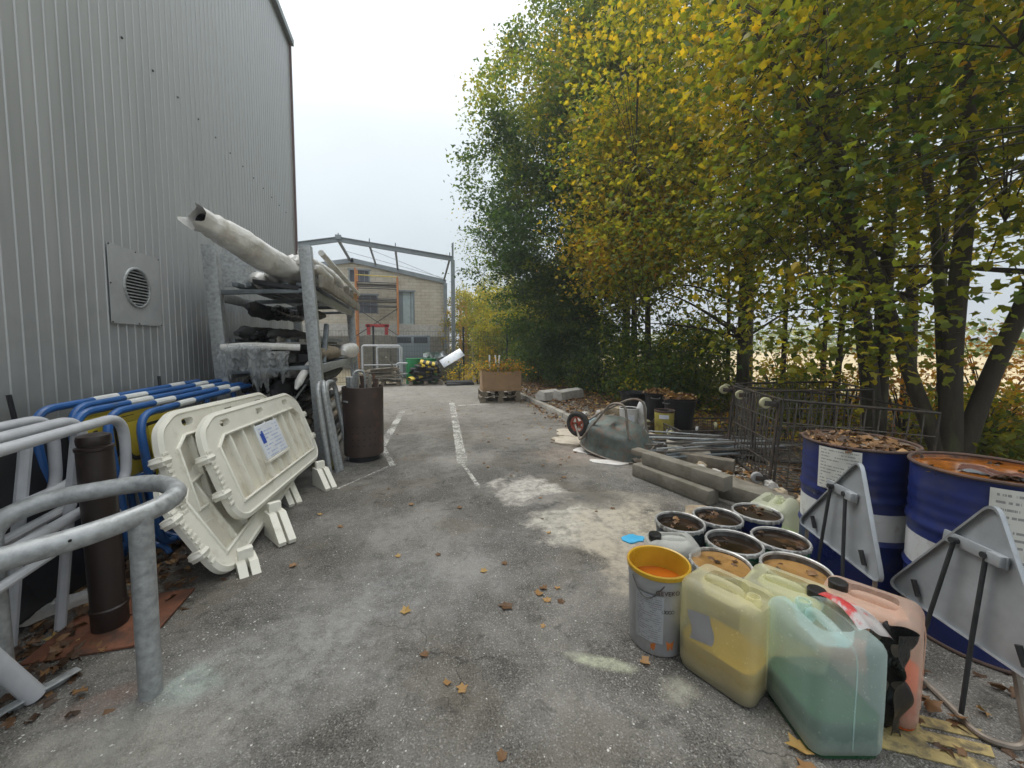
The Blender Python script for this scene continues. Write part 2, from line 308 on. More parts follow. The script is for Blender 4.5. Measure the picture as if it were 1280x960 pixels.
def m_can(name, col, clear):
    m, t, b = newmat(name)
    b.inputs['Base Color'].default_value = (*col, 1); b.inputs['Roughness'].default_value = .32
    v = nn(t, 'TexCoord').outputs['Object']
    n = noise(t, v, 9, 7, .65)
    sc1 = maprange(t, noise(t, v, 60, 6, .8), .6, .68, 0, .5)
    c0 = mixc(t, maprange(t, n, .5, .75, 0, .45), col, [x * .7 for x in col]); spz = nn(t, 'SeparateXYZ'); t.links.new(v, spz.inputs[0])
    gr = maprange(t, math_(t, 'ADD', spz.outputs['Z'], math_(t, 'MULTIPLY', n, -.16)), -.05, .02, .75, 0)
    c0 = mixc(t, sc1, c0, (.3, .27, .2)); t.links.new(mixc(t, gr, c0, (.2, .17, .12)), b.inputs['Base Color'])
    bn = nn(t, 'Bump', Strength=.08, Distance=.004); t.links.new(noise(t, v, 22, 3), bn.inputs['Height']); t.links.new(bn.outputs[0], b.inputs['Normal'])
    tl = nn(t, 'BsdfTranslucent'); tl.inputs[0].default_value = (*col, 1)
    m1 = nn(t, 'MixShader'); m1.inputs[0].default_value = .4; t.links.new(b.outputs[0], m1.inputs[1]); t.links.new(tl.outputs[0], m1.inputs[2])
    tr = nn(t, 'BsdfTransparent'); tr.inputs[0].default_value = (*[min(1, .5 + x * .5) for x in col], 1)
    m2 = nn(t, 'MixShader'); t.links.new(math_(t, 'MULTIPLY', math_(t, 'SUBTRACT', 1., math_(t, 'MAXIMUM', sc1, gr)), clear), m2.inputs[0]); t.links.new(m1.outputs[0], m2.inputs[1]); t.links.new(tr.outputs[0], m2.inputs[2])
    o = [x for x in t.nodes if x.type == 'OUTPUT_MATERIAL'][0]; t.links.new(m2.outputs[0], o.inputs[0])
m_can('can_yellow', (.94, .91, .68), .68); m_can('can_lime', (.94, .94, .7), .66)
m_can('can_teal', (.78, .92, .91), .7); m_can('can_peach', (.97, .77, .65), .65); m_can('can_white', (.88, .89, .86), .62); m_can('can_milk', (.88, .9, .76), .55)
m_can('film_clear', (.9, .92, .93), .72)
mat('liq_ochre', (.28, .18, .005), .3, 0, .12, 5, 0); mat('liq_green', (.006, .06, .02), .3, 0, .15, 5, 0)
mat('liq_peach', (.36, .06, .01), .3, 0, .1, 5, 0); mat('liq_brown', (.1, .045, .035), .3, 0, .1, 5, 0); mat('liq_pale', (.3, .42, .16), .3, 0, .1, 5, 0)
def m_print(name, paper, ink, axis_scale, thr=.5):
    # rows of tiny unreadable print on paper
    m, t, b = newmat(name)
    v = nn(t, 'TexCoord').outputs['UV']
    sp = nn(t, 'SeparateXYZ'); t.links.new(v, sp.inputs[0])
    rows = math_(t, 'FRACT', math_(t, 'MULTIPLY', sp.outputs['Y'], axis_scale)); rowid = math_(t, 'FLOOR', math_(t, 'MULTIPLY', sp.outputs['Y'], axis_scale))
    cmb = nn(t, 'CombineXYZ'); t.links.new(math_(t, 'MULTIPLY', sp.outputs['X'], 38.), cmb.inputs[0]); t.links.new(math_(t, 'MULTIPLY', rowid, 7.3), cmb.inputs[1])
    n = noise(t, cmb.outputs[0], 1.0, 2); cm2 = nn(t, 'CombineXYZ'); t.links.new(math_(t, 'MULTIPLY', sp.outputs['X'], 4.), cm2.inputs[0]); t.links.new(math_(t, 'MULTIPLY', rowid, 3.1), cm2.inputs[1])
    n2 = noise(t, cm2.outputs[0], 1.0, 1)
    f = math_(t, 'MULTIPLY', math_(t, 'GREATER_THAN', n, .46), math_(t, 'MULTIPLY', math_(t, 'LESS_THAN', rows, thr), math_(t, 'GREATER_THAN', n2, .42)))
    mg = math_(t, 'MULTIPLY', math_(t, 'GREATER_THAN', sp.outputs['X'], .06), math_(t, 'LESS_THAN', sp.outputs['X'], .94))
    f = math_(t, 'MULTIPLY', math_(t, 'MULTIPLY', f, mg), .7)
    vv = nn(t, 'TexCoord').outputs['Object']
    pc = mixc(t, maprange(t, noise(t, vv, 7, 7), .5, .75, 0, .5), paper, [x * .62 for x in paper])
    t.links.new(mixc(t, f, pc, ink), b.inputs['Base Color']); b.inputs['Roughness'].default_value = .55
m_print('drum_label', (.62, .62, .58), (.12, .12, .13), 13, .35)
m_print('pail_label', (.36, .37, .39), (.12, .12, .13), 22, .4)
m_print('board_print', (.72, .75, .8), (.25, .33, .6), 9, .35)

# ---------------------------------------------------------------- mesh helpers
class MB:
    def __init__(s): s.v = []; s.f = []; s.m = []; s.uv = {}
    def add(s, vs, fs, M=None, mi=0):
        o = len(s.v)
        s.v += [tuple(M @ Vector(p)) if M is not None else tuple(p) for p in vs]
        s.f += [tuple(i + o for i in f) for f in fs]; s.m += [mi] * len(fs)
        return s
    def box(s, c, sz, M=None, bev=0., mi=0, rot=None):
        hx, hy, hz = [x / 2 for x in sz]
        T = Matrix.Translation(c)
        if rot is not None: T = T @ Euler([R(a) for a in rot]).to_matrix().to_4x4()
        if M is not None: T = M @ T
        if bev <= 0:
            vs = [(x, y, z) for x in (-hx, hx) for y in (-hy, hy) for z in (-hz, hz)]
            fs = [(0, 1, 3, 2), (4, 6, 7, 5), (0, 4, 5, 1), (2, 3, 7, 6), (0, 2, 6, 4), (1, 5, 7, 3)]
            return s.add(vs, fs, T, mi)
        bm = bmesh.new(); bmesh.ops.create_cube(bm, size=1)
        for q in bm.verts: q.co = Vector((q.co.x * sz[0], q.co.y * sz[1], q.co.z * sz[2]))
        bmesh.ops.bevel(bm, geom=bm.edges[:], offset=min(bev, .49 * min(sz)), segments=2, affect='EDGES', profile=.5)
        bm.verts.index_update()
        s.add([q.co[:] for q in bm.verts], [[q.index for q in f.verts] for f in bm.faces], T, mi); bm.free(); return s
    def tube(s, pts, r, seg=8, closed=False, caps=True, M=None, mi=0):
        P = [Vector(p) for p in pts]; n = len(P); rr = r if hasattr(r, '__len__') else [r] * n
        vs = []; fs = []; prev = None
        for i in range(n):
            if closed: tg = P[(i + 1) % n] - P[i - 1]
            else: tg = P[min(i + 1, n - 1)] - P[max(i - 1, 0)]
            if tg.length < 1e-9: tg = Vector((0, 0, 1))
            tg.normalize()
            if prev is None:
                a = Vector((0, 0, 1)) if abs(tg.z) < .9 else Vector((1, 0, 0)); u = tg.cross(a).normalized()
            else:
                u = prev - tg * prev.dot(tg); u = u.normalized() if u.length > 1e-6 else tg.orthogonal().normalized()
            prev = u; w2 = tg.cross(u)
            for k in range(seg):
                an = 2 * PI * k / seg; vs.append(P[i] + (u * math.cos(an) + w2 * math.sin(an)) * rr[i])
        for i in range(n if closed else n - 1):
            j = (i + 1) % n
            for k in range(seg): fs.append((i * seg + k, i * seg + (k + 1) % seg, j * seg + (k + 1) % seg, j * seg + k))
        if caps and not closed: fs += [tuple(range(seg))[::-1], tuple((n - 1) * seg + k for k in range(seg))]
        return s.add(vs, fs, M, mi)
    def lathe(s, prof, seg=24, M=None, mi=0, cap0=False, cap1=False):
        vs = [(r * math.cos(2 * PI * k / seg), r * math.sin(2 * PI * k / seg), z) for r, z in prof for k in range(seg)]
        fs = [(i * seg + k, i * seg + (k + 1) % seg, (i + 1) * seg + (k + 1) % seg, (i + 1) * seg + k) for i in range(len(prof) - 1) for k in range(seg)]
        if cap0: fs.append(tuple(range(seg))[::-1])
        if cap1: fs.append(tuple((len(prof) - 1) * seg + k for k in range(seg)))
        return s.add(vs, fs, M, mi)
    def prism(s, loops, th, M=None, mi=0):
        # loops: outer outline then holes, 2D; extruded along local z, centred
        lo = [[Vector((p[0], p[1], 0)) for p in l] for l in loops]; flat = [p for l in lo for p in l]
        tri = tessellate_polygon(lo); n = len(flat)
        vs = [(p.x, p.y, th / 2) for p in flat] + [(p.x, p.y, -th / 2) for p in flat]
        fs = []
        for t3 in tri:
            a, b2, c = [flat[i] for i in t3]
            if (b2 - a).cross(c - a).z < 0: t3 = t3[::-1]
            fs += [tuple(t3), tuple(i + n for i in t3[::-1])]
        o = 0
        for l in lo:
            k = len(l)
            for i in range(k): fs.append((o + i, o + (i + 1) % k, n + o + (i + 1) % k, n + o + i))
            o += k
        return s.add(vs, fs, M, mi)
    def grid(s, fn, nu, nv, M=None, mi=0):
        vs = [fn(i / nu, j / nv) for j in range(nv + 1) for i in range(nu + 1)]
        fs = [(j * (nu + 1) + i, j * (nu + 1) + i + 1, (j + 1) * (nu + 1) + i + 1, (j + 1) * (nu + 1) + i) for j in range(nv) for i in range(nu)]
        o = len(s.v); s.add(vs, fs, M, mi)
        for j in range(nv + 1):
            for i in range(nu + 1): s.uv[o + j * (nu + 1) + i] = (i / nu, j / nv)
        return s
    def mesh(s, name, mats, smooth=35):
        me = bpy.data.meshes.new(name); me.from_pydata(s.v, [], s.f)
        for m in (mats if isinstance(mats, (list, tuple)) else [mats]): me.materials.append(MT[m])
        if any(s.m): me.polygons.foreach_set('material_index', s.m)
        bm = bmesh.new(); bm.from_mesh(me); bmesh.ops.recalc_face_normals(bm, faces=bm.faces[:]); bm.to_mesh(me); bm.free()
        if s.uv:
            ul = me.uv_layers.new(name='UVMap')
            for lp in me.loops: ul.data[lp.index].uv = s.uv.get(lp.vertex_index, (0, 0))
        if smooth:
            me.polygons.foreach_set('use_smooth', [True] * len(me.polygons)); me.set_sharp_from_angle(angle=R(smooth))
        me.update(); return me
    def build(s, name, mats, parent=None, smooth=35):
        o = bpy.data.objects.new(name, s.mesh(name, mats, smooth)); COL.objects.link(o); o.parent = parent; return o
def tag(o, label=None, cat=None, group=None, kind=None):
    if label: o['label'] = label
    if cat: o['category'] = cat
    if group: o['group'] = group
    if kind: o['kind'] = kind
    return o
def thing(name, label, cat, loc=(0, 0, 0), rot=(0, 0, 0), group=None):
    o = bpy.data.objects.new(name, None); COL.objects.link(o); o.location = loc; o.rotation_euler = [R(a) for a in rot]
    o.empty_display_size = .1
    return tag(o, label, cat, group)
def one(name, mb, mats, label, cat, loc=(0, 0, 0), rot=(0, 0, 0), group=None, smooth=35):
    o = mb.build(name, mats, None, smooth); o.location = loc; o.rotation_euler = [R(a) for a in rot]
    return tag(o, label, cat, group)
def struct(o): o['kind'] = 'structure'; return o
def dup(root, loc=None, rot=None, label=None, parent=None):
    c = root.copy(); COL.objects.link(c)
    if parent is not None: c.parent = parent
    if loc is not None: c.location = loc
    if rot is not None: c.rotation_euler = [R(a) for a in rot]
    if label: c['label'] = label
    for ch in root.children: dup(ch, parent=c)
    return c
def inst(mesh, name, parent, loc=(0, 0, 0), rot=(0, 0, 0), scale=None):
    o = bpy.data.objects.new(name, mesh); COL.objects.link(o); o.parent = parent; o.location = loc; o.rotation_euler = [R(a) for a in rot]
    if scale: o.scale = scale
    return o
def rrect(w2, h, r, cx=0, cy=0, n=5):
    p = []
    for sx, sy, a0 in ((1, 1, 0), (-1, 1, 90), (-1, -1, 180), (1, -1, 270)):
        for k in range(n + 1):
            a = R(a0 + 90 * k / n); p.append((cx + sx * (w2 / 2 - r) + r * math.cos(a), cy + sy * (h / 2 - r) + r * math.sin(a)))
    return p
def rpath(pts, r, n=6, closed=False):
    # polyline with rounded corners
    P = [Vector(p) for p in pts]; out = []; N = len(P)
    for i in range(N):
        if not closed and i in (0, N - 1): out.append(P[i]); continue
        a, b, c = P[i - 1], P[i], P[(i + 1) % N]
        d1 = (a - b); d2 = (c - b); q = min(r, .49 * d1.length, .49 * d2.length); p0 = b + d1.normalized() * q; p1 = b + d2.normalized() * q
        for k in range(n + 1):
            u = k / n; out.append(p0 * (1 - u) ** 2 + b * 2 * u * (1 - u) + p1 * u ** 2)
    return out
def catmull(pts, n=6):
    P = [Vector(p) for p in pts]; P = [2 * P[0] - P[1]] + P + [2 * P[-1] - P[-2]]; out = []
    for i in range(1, len(P) - 2):
        for k in range(n):
            u = k / n; a, b, c, d = P[i - 1:i + 3]
            out.append(.5 * ((2 * b) + (c - a) * u + (2 * a - 5 * b + 4 * c - d) * u * u + (3 * b - a - 3 * c + d) * u ** 3))
    out.append(P[-2]); return out
def text_mesh(txt, size, extrude=.0006):
    cu = bpy.data.curves.new('txt', 'FONT'); cu.body = txt; cu.size = size; cu.extrude = extrude; cu.align_x = 'CENTER'; cu.align_y = 'CENTER'; cu.resolution_u = 3
    o = bpy.data.objects.new('txt', cu); COL.objects.link(o); dg = bpy.context.evaluated_depsgraph_get()
    me = bpy.data.meshes.new_from_object(o.evaluated_get(dg)); bpy.data.objects.remove(o); bpy.data.curves.remove(cu); return me
def bend_text(txt, size, rad, z, ang, name, m, parent):
    me = text_mesh(txt, size)
    for q in me.vertices:
        a = ang + q.co.x / rad; rr = rad + q.co.z + .0012; q.co = Vector((rr * math.cos(a), rr * math.sin(a), z + q.co.y))
    me.materials.clear(); me.materials.append(MT[m]); o = bpy.data.objects.new(name, me); COL.objects.link(o); o.parent = parent; return o
# ---------------------------------------------------------------- setting
def sheet(name, x0, x1, y0, y1, z, m, nx=1, ny=1, fz=None):
    b = MB(); b.grid(lambda u, v: (x0 + (x1 - x0) * u, y0 + (y1 - y0) * v, z + (fz(x0 + (x1 - x0) * u, y0 + (y1 - y0) * v) if fz else 0)), nx, ny)
    return struct(b.build(name, m, None, 60))
sheet('ground', -600, 600, -300, 1200, -.03, 'rough_ground')
sheet('field', 11, 500, -200, 700, -.012, 'field')
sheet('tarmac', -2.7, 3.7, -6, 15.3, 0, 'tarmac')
def bedz(x, y):
    k = min(1, max(0, (y - 3.0) / .8)); edge = 3.1 * k + 3.55 * (1 - k)
    t = min(1, max(0, (x - edge) / .35))
    n = mnoise.noise(Vector((x * .9, y * .9, 3))) * .05 + mnoise.noise(Vector((x * 4, y * 4, 8))) * .018
    z = .05 + .05 * min(1, (x - 3) / 4) + n * t
    return z if x >= edge - .02 else -.04
sheet('planting_bed', 3.08, 12, -6, 24, 0, 'bed_earth', 74, 150, bedz)
kerb = bpy.data.objects.new('kerb', None); COL.objects.link(kerb); struct(kerb)
ks = MB().box((0, 0, 0), (.12, .985, .2), bev=.012).mesh('kerbstone', 'kerbstone')
for i in range(13):
    inst(ks, 'kerbstone', kerb, (3.05 + random.uniform(-.008, .008), 3.9 + i, .0 + random.uniform(-.006, .006)), (0, 0, random.uniform(-.5, .5)))
def line(a, b2, wd, name='parking_line'):
    a = Vector((*a, .004)); b2 = Vector((*b2, .004)); d2 = (b2 - a).normalized(); n = Vector((-d2.y, d2.x, 0)) * wd / 2
    mb = MB(); mb.grid(lambda u, v: tuple(a + (b2 - a) * v + n * (2 * u - 1) + n * .12 * mnoise.noise(Vector((v * 30, u * 5, wd * 50)))), 2, 40)
    return struct(mb.build(name, 'line_paint'))
line((1.02, 10.0), (.62, 4.83), .13); line((.62, 4.8), (.68, 4.0), .045); line((-.17, 9.1), (-.42, 5.97), .12); line((-.4, 5.9), (-.22, 4.95), .07); line((-.28, 4.95), (-.75, 4.3), .03)
line((1.1, 9.5), (1.9, 9.55), .12); line((-.2, 8.6), (.15, 8.6), .1)

# ---------------------------------------------------------------- metal shed
shed = thing('metal_shed', 'tall grey ribbed metal shed with a round vent low in its side wall', 'shed', (-2.4, 0, 0))
prof = []
for k in range(8):
    y = k * .107; prof += [(0, y), (0, y + .087), (.006, y + .093), (.006, y + .101)]
prof.append((0, .856))
pb = MB(); n = len(prof)
pb.add([(x, y, z) for z in (.02, 8.0) for x, y in prof], [(i, i + 1, n + i + 1, n + i) for i in range(n - 1)])
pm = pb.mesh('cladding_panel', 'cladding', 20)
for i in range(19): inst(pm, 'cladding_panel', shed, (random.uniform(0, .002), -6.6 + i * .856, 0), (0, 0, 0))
YE = -6.6 + 19 * .856
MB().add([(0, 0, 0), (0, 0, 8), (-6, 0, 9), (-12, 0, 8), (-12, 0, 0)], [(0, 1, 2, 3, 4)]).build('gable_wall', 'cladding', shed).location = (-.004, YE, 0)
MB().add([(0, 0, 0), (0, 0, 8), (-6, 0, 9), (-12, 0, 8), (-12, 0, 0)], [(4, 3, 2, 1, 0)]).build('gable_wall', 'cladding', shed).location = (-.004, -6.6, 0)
MB().add([(.08, -6.7, 8.03), (.08, YE + .1, 8.03), (-6, YE + .1, 9.05), (-6, -6.7, 9.05), (-12.1, YE + .1, 8.03), (-12.1, -6.7, 8.03)], [(0, 1, 2, 3), (3, 2, 4, 5)]).build('roof', 'steel_grey', shed)
MB().box((.04, (YE - 6.6) / 2, 7.95), (.1, YE + 6.75, .13)).build('eave_trim', 'steel_grey', shed)
MB().box((.018, YE + .012, 3.98), (.06, .05, 7.86)).build('corner_trim', 'flash_red', shed)
sm = MB().lathe([(.0, .01), (.009, .008), (.012, 0)], 8).mesh('screw', 'black_cap')
for i in range(15):
    for zz in (4.17,): inst(sm, 'screw', shed, (.0065, 3.48 + i * .428, zz), (0, 90, 0))
vent = bpy.data.objects.new('vent_panel', None)
vl = [rrect(.68, .66, .01, 0, 0, 2), [(.165 * math.cos(-2 * PI * k / 32), .165 * math.sin(-2 * PI * k / 32)) for k in range(32)]]
Mv = Matrix(((0, 0, 1, 0), (1, 0, 0, 0), (0, 1, 0, 0), (0, 0, 0, 1)))
vp = MB().prism(vl, .004, Mv).build('vent_panel', 'vent_metal', shed); vp.location = (.019, 4.325, 2.005)
rg = [Vector((.004, .172 * math.cos(2 * PI * k / 32), .172 * math.sin(2 * PI * k / 32))) for k in range(32)]
MB().tube(rg, .013, 8, closed=True).build('vent_ring', 'galv', vp)
MB().lathe([(0, 0), (.17, 0)], 24, Matrix.Rotation(R(90), 4, 'Y')).build('vent_backing', 'black_plastic', vp).location = (-.012, 0, 0)
for i in range(11):
    z = -.14 + i * .028; hw = math.sqrt(.165 ** 2 - z * z) if abs(z) < .165 else 0
    MB().box((0, 0, 0), (.022, 2 * hw, .005), rot=(0, 38, 0)).build('vent_slat', 'galv', vp).location = (.002, 0, z)
for yy, zz in ((-.33, .32), (0, .32), (.33, .32), (-.33, 0), (-.33, -.32), (.33, -.32), (0, -.32)): inst(sm, 'screw', vp, (.003, yy, zz), (0, 90, 0), (.6, .6, .6))

# ---------------------------------------------------------------- storage rack along the shed
rk = thing('storage_rack', 'galvanised steel storage rack leaning beside the shed wall', 'rack', (-1.0, 5.1, 0), (0, -3, 0))
def chan(h): # C-channel upright
    return MB().box((0, -.055, h / 2), (.13, .008, h), bev=.002).box((-.061, .0, h / 2), (.008, .102, h), bev=.002).box((.061, .0, h / 2), (.008, .102, h), bev=.002)
um = chan(2.62).mesh('upright', 'galv')
for x in (-.02, -.98):
    for y in (.0, 3.3): inst(um, 'upright', rk, (x, y, .02))
for x in (.0, -.99): # inner stub posts seen through the frame
    MB().box((0, 0, .7), (.05, .08, 1.4)).build('stub_post', 'galv', rk).location = (x + .03, 2.55, .02)
for z in (1.2, 2.1):
    for x in (.0, -1.0): MB().box((x, 1.65, z), (.05, 3.3, .11), bev=.006).build('side_beam', 'galv', rk)
    for y in (.02, 1.1, 2.2, 3.28): MB().box((-.5, y, z + .03), (.9, .06, .05), bev=.005).build('cross_beam', 'galv_dark', rk)
MB().tube([(-.06, .05, 1.15), (-.9, .05, .1)], .012, 6).build('brace', 'galv', rk)
for y in (0, 3.3):
    one('wooden_block', MB().box((0, 0, 0), (.3, .22, .05), bev=.006), 'moss_wood', 'mossy timber pad under the rack post beside the brown bin' if y == 0 else 'timber pad under the far rack post', 'timber', (-1.0, 5.1 + y, .025))
# --- things on the top level (z 2.2)
def bundle(name, pts, r, m, label, cat, seg=12, lump=.12, group=None, freq=5, seed=0):
    P = catmull(pts, 8); b = MB(); nP = len(P); b.tube(P, [r * min(1, .35 + 3.2 * min(i, nP - 1 - i) / nP) for i in range(nP)], seg)
    vv = []
    for i, q in enumerate(b.v):
        c = P[min(i // seg, len(P) - 1)]; dv = Vector(q) - c
        vv.append(tuple(c + dv * (1 + lump * 2 * mnoise.noise(Vector(q) * freq + Vector((seed, 0, seed))))))
    b.v = vv; return one(name, b, m, label, cat, group=group, smooth=50)
# long roll in white wrapping, tip up towards the open yard
A0, A1 = Vector((-1.86, 4.24, 2.66)), Vector((-1.38, 5.45, 2.36))
roll = thing('wrapped_roll', 'long roll in white plastic wrapping jutting up from the top of the rack', 'roll')
dx = (A1 - A0).normalized(); uu = dx.cross(Vector((0, 0, 1))).normalized(); ww = uu.cross(dx)
def rollpt(u, v):
    s = v * (A1 - A0).length; a = u * 2 * PI
    base = .105 + .032 * math.sin(v * PI) ** .7 + .02 * v
    if v < .12: base = .095 + (.12 - v) * (.1 + .3 * mnoise.noise(Vector((math.cos(a) * .8, math.sin(a) * .8, 2))))
    if .13 < v < .2: base *= .9
    n = 1 + .16 * mnoise.noise(Vector((math.cos(a) * 1.4, math.sin(a) * 1.4, s * 3.2))) + .07 * mnoise.noise(Vector((math.cos(a) * 4, math.sin(a) * 4, s * 11)))
    lip = 0
    if v == 0: lip = .16 * mnoise.noise(Vector((math.cos(a) * 1.1, math.sin(a) * 1.1, 7)))
    return tuple(A0 + dx * (s + lip) + (uu * math.cos(a) + ww * math.sin(a)) * base * n)
MB().grid(rollpt, 28, 46).build('wrapping', 'film_white', roll, 80)
MB().tube([A0 + dx * .05, A1 - dx * .02], .055, 14, caps=False).tube([A0 + dx * .12, A1 - dx * .03], .05, 14).build('core_tube', 'dark_clutter', roll)
# galvanised plate with a hole
pl = [[(-.27, -.24), (.28, -.24), (.1, .18), (.02, .25), (-.16, .25), (-.27, .14)], [(.055 + .045 * math.cos(-2 * PI * k / 16), -.02 + .045 * math.sin(-2 * PI * k / 16)) for k in range(16)], [(-.2 + .012 * math.cos(-2 * PI * k / 8), .16 + .02 * math.sin(-2 * PI * k / 8)) for k in range(8)]]
one('steel_plate', MB().prism(pl, .012), 'galv', 'galvanised plate with a round hole standing on the rack', 'plate', (-1.93, 5.5, 2.42), (80, 0, 6))
bundle('wrapped_bundle', [(-1.75, 5.25, 2.25), (-1.8, 5.9, 2.3), (-1.78, 8.2, 2.28)], .11, 'film_white', 'thick wrapped bundle lying behind the galvanised plate', 'bundle', seed=3)
for i, (x, z, r, y0, y1) in enumerate([(-1.3, 2.5, .075, 5.35, 8.3), (-1.45, 2.46, .08, 5.55, 8.2), (-1.2, 2.55, .06, 5.22, 8.4), (-1.24, 2.38, .075, 5.2, 8.3), (-1.55, 2.36, .09, 5.8, 8.2)]):
    bundle('wrapped_tube', [(x, y0, z), (x + .03, (y0 + y1) / 2, z + .03), (x, y1, z)], r, 'film_white', 'long tube in crumpled white film on the top of the rack', 'tube', 12, .2, 'white wrapped tubes on the rack', 7, i * 3.7)
one('wrapped_tube', MB().tube([(-1.0, 5.15, 2.58), (-.98, 8.5, 2.5)], .035, 10), 'film_white', 'thin straight white tube along the outer edge of the rack top', 'tube')
bundle('film_clump', [(-1.08, 5.2, 2.42), (-1.06, 5.5, 2.38), (-1.02, 5.9, 2.33)], .075, 'film_white', 'short white rolled sheet lying on the grey timber beam', 'roll', 12, .1, seed=9)
one('timber_beam', MB().box((0, 0, 0), (.06, 3.5, .15), bev=.006), 'wood_grey', 'long grey timber beam on the outer rack edge', 'timber', (-1.02, 6.95, 2.255), (0, 0, 0))
for i, (y, m) in enumerate(((5.22, 'wood_new'), (7.2, 'wood_grey'), (7.7, 'wood_grey'), (8.2, 'wood_new'))):
    one('timber_bearer', MB().box((0, 0, 0), (.09, .09, .14) if i else (.07, .12, .2), bev=.004), m, 'short timber block on the rack' + (' beam below the white tubes' if i else ' beside the near post under the white roll'), 'timber', (-1.16 if i == 0 else -1.02, y, 2.25 if i == 0 else 2.40), (0, 0, 3 * i), group='short blocks on the rack beam' if i else None)
one('black_tray', MB().box((0, 0, 0), (.46, .5, .03), bev=.006).box((0, -.24, .025), (.46, .02, .03)).box((-.22, 0, .025), (.02, .5, .03)), 'black_plastic', 'flat black plastic tray under the long white roll', 'tray', (-1.5, 5.3, 2.18), (4, 6, 8))
for i in range(7):
    one('stored_bar', MB().box((0, 0, 0), (.06, 3.0, .05), bev=.004), 'galv_dark', 'dark steel bar lying lengthwise under the white rolls', 'bar', (-1.95 + i * .13, 6.75, 2.19 + .004 * i), (0, 0, (i % 3) * .4), group='steel bars on the top shelf')
for i, (x, y, z, r) in enumerate(((-1.62, 5.35, 2.33, .1), (-1.45, 5.25, 2.3, .08), (-1.38, 5.45, 2.52, .085), (-1.5, 5.6, 2.55, .075), (-1.28, 5.3, 2.6, .055))):
    bundle('crumpled_film', [(x, y, z), (x + .05, y + .22, z + .03), (x + .02, y + .5, z)], r, 'film_white', 'crumpled white film bunched at the near end of the rack top', 'film', 14, .34, 'film bunches on the rack top', 11, 20 + i * 2.1)
for i, (x, y, z, r, m) in enumerate(((-1.85, 5.3, 1.95, .09, 'dark_clutter'), (-1.6, 5.4, 1.93, .08, 'bag_black'), (-1.35, 5.5, 1.96, .07, 'dark_clutter'))):  # black bundles added to darken the level under the top shelf
    bundle('dark_fill_bundle', [(x, y, z), (x, y + .6, z - .03), (x, y + 1.6, z)], r, m, 'black bundle added to darken the space under the top shelf', 'bundle', 12, .2, 'black bundles under the top shelf', 8, 40 + i)
# --- middle level (z 1.28): wrapped sections, tubes, film
for i in range(6):
    x = -1.95 + i * .14
    one('stored_profile', MB().box((0, 0, 0), (.12, 3.0, .1), bev=.006).box((0, 0, .12), (.1, 2.8, .08), bev=.006), 'dark_clutter', 'dark steel profile stored lengthwise on the middle shelf', 'profile', (x, 6.7 + .05 * (i % 2), 1.33), (0, 0, 0), group='dark profiles on the middle shelf')
one('white_strip', MB().box((0, 0, 0), (.4, .8, .02), bev=.004), 'pvc_grey', 'pale flat sheet lying on the dark profiles in the rack', 'sheet', (-1.35, 5.55, 1.51), (0, 2, 5))
one('film_roll', MB().tube(catmull([(-2.02, 5.02, 1.46), (-1.75, 5.03, 1.48), (-1.45, 5.05, 1.47), (-1.25, 5.1, 1.46)]), .04, 10), 'film_white', 'rolled plastic film lying across the middle shelf front', 'film')
for x in (-1.52, -1.43):
    one('pipe', MB().lathe([(.04, -1), (.04, 1), (.03, 1), (.03, -1), (.04, -1)], 14, Matrix.Rotation(R(90), 4, 'X')), 'pvc_grey', 'grey pipe end poking out beside the plastic film', 'pipe', (x, 6.0, 1.37), group='twin pipes on the middle shelf')
def drape(name, x0, x1, z0, z1, y, seed, m, label):
    def f(u, v):
        x = x0 + (x1 - x0) * u; z = z1 + (z0 - z1) * v
        nn_ = mnoise.noise(Vector((x * 9, v * 2.2, seed))); n2 = mnoise.noise(Vector((x * 22, v * 5, seed + 4)))
        taper = 1 - .45 * v * abs(mnoise.noise(Vector((seed, 1.3, 2)))) * 2
        xc = (x0 + x1) / 2
        rag = .75 + .5 * mnoise.noise(Vector((u * 5, seed, 9))); z = z1 + (z0 - z1) * v * rag
        return (xc + (x - xc) * taper + .03 * n2 * v, y - .05 - .09 * nn_ - .06 * n2 - .05 * math.sin(v * PI) - .03 * mnoise.noise(Vector((x * 40, v * 11, seed))), z + .06 * nn_ * v)
    return one(name, MB().grid(f, 34, 34), m, label, 'film', smooth=40)
drape('plastic_film', -2.05, -1.88, 1.12, 1.46, 5.05, 1, 'film_clear', 'crumpled scrap of clear film beside the wall-side rack post')
drape('plastic_film', -1.93, -1.62, 1.1, 1.5, 4.98, 2, 'film_clear', 'bright sheet of torn clear film hanging from the middle shelf')
drape('plastic_film', -1.72, -1.5, .85, 1.46, 4.95, 5, 'film_clear', 'long hanging tail of dull film under the middle shelf')
drape('plastic_film', -1.55, -1.32, 1.02, 1.42, 5.02, 8, 'film_clear', 'loose billowing film flap below the twin pipes')
bundle('taped_tube', [(-1.28, 4.98, .98), (-1.22, 5.1, 1.15), (-1.14, 5.5, 1.38)], .045, 'film_white', 'white taped tube slanting out from the middle shelf', 'tube', 12, .05, seed=4)
bundle('sack_roll', [(-1.18, 5.5, 1.36), (-1.12, 6.3, 1.38), (-1.16, 7.0, 1.36)], .09, 'burlap', 'brown sacking roll on the outer side of the middle shelf', 'roll', 12, .15, seed=6)
bundle('film_bundle', [(-1.08, 7.0, 1.36), (-1.05, 7.8, 1.39), (-1.08, 8.3, 1.37)], .12, 'film_white', 'lumpy film wrapped bundle at the far end of the middle shelf', 'bundle', 12, .2, seed=11)
one('angle_post', MB().box((0, 0, .2), (.06, .06, .6), bev=.004), 'galv_dark', 'short steel post leaning outward from the middle shelf', 'post', (-1.12, 5.75, 1.33), (-28, 0, 0))
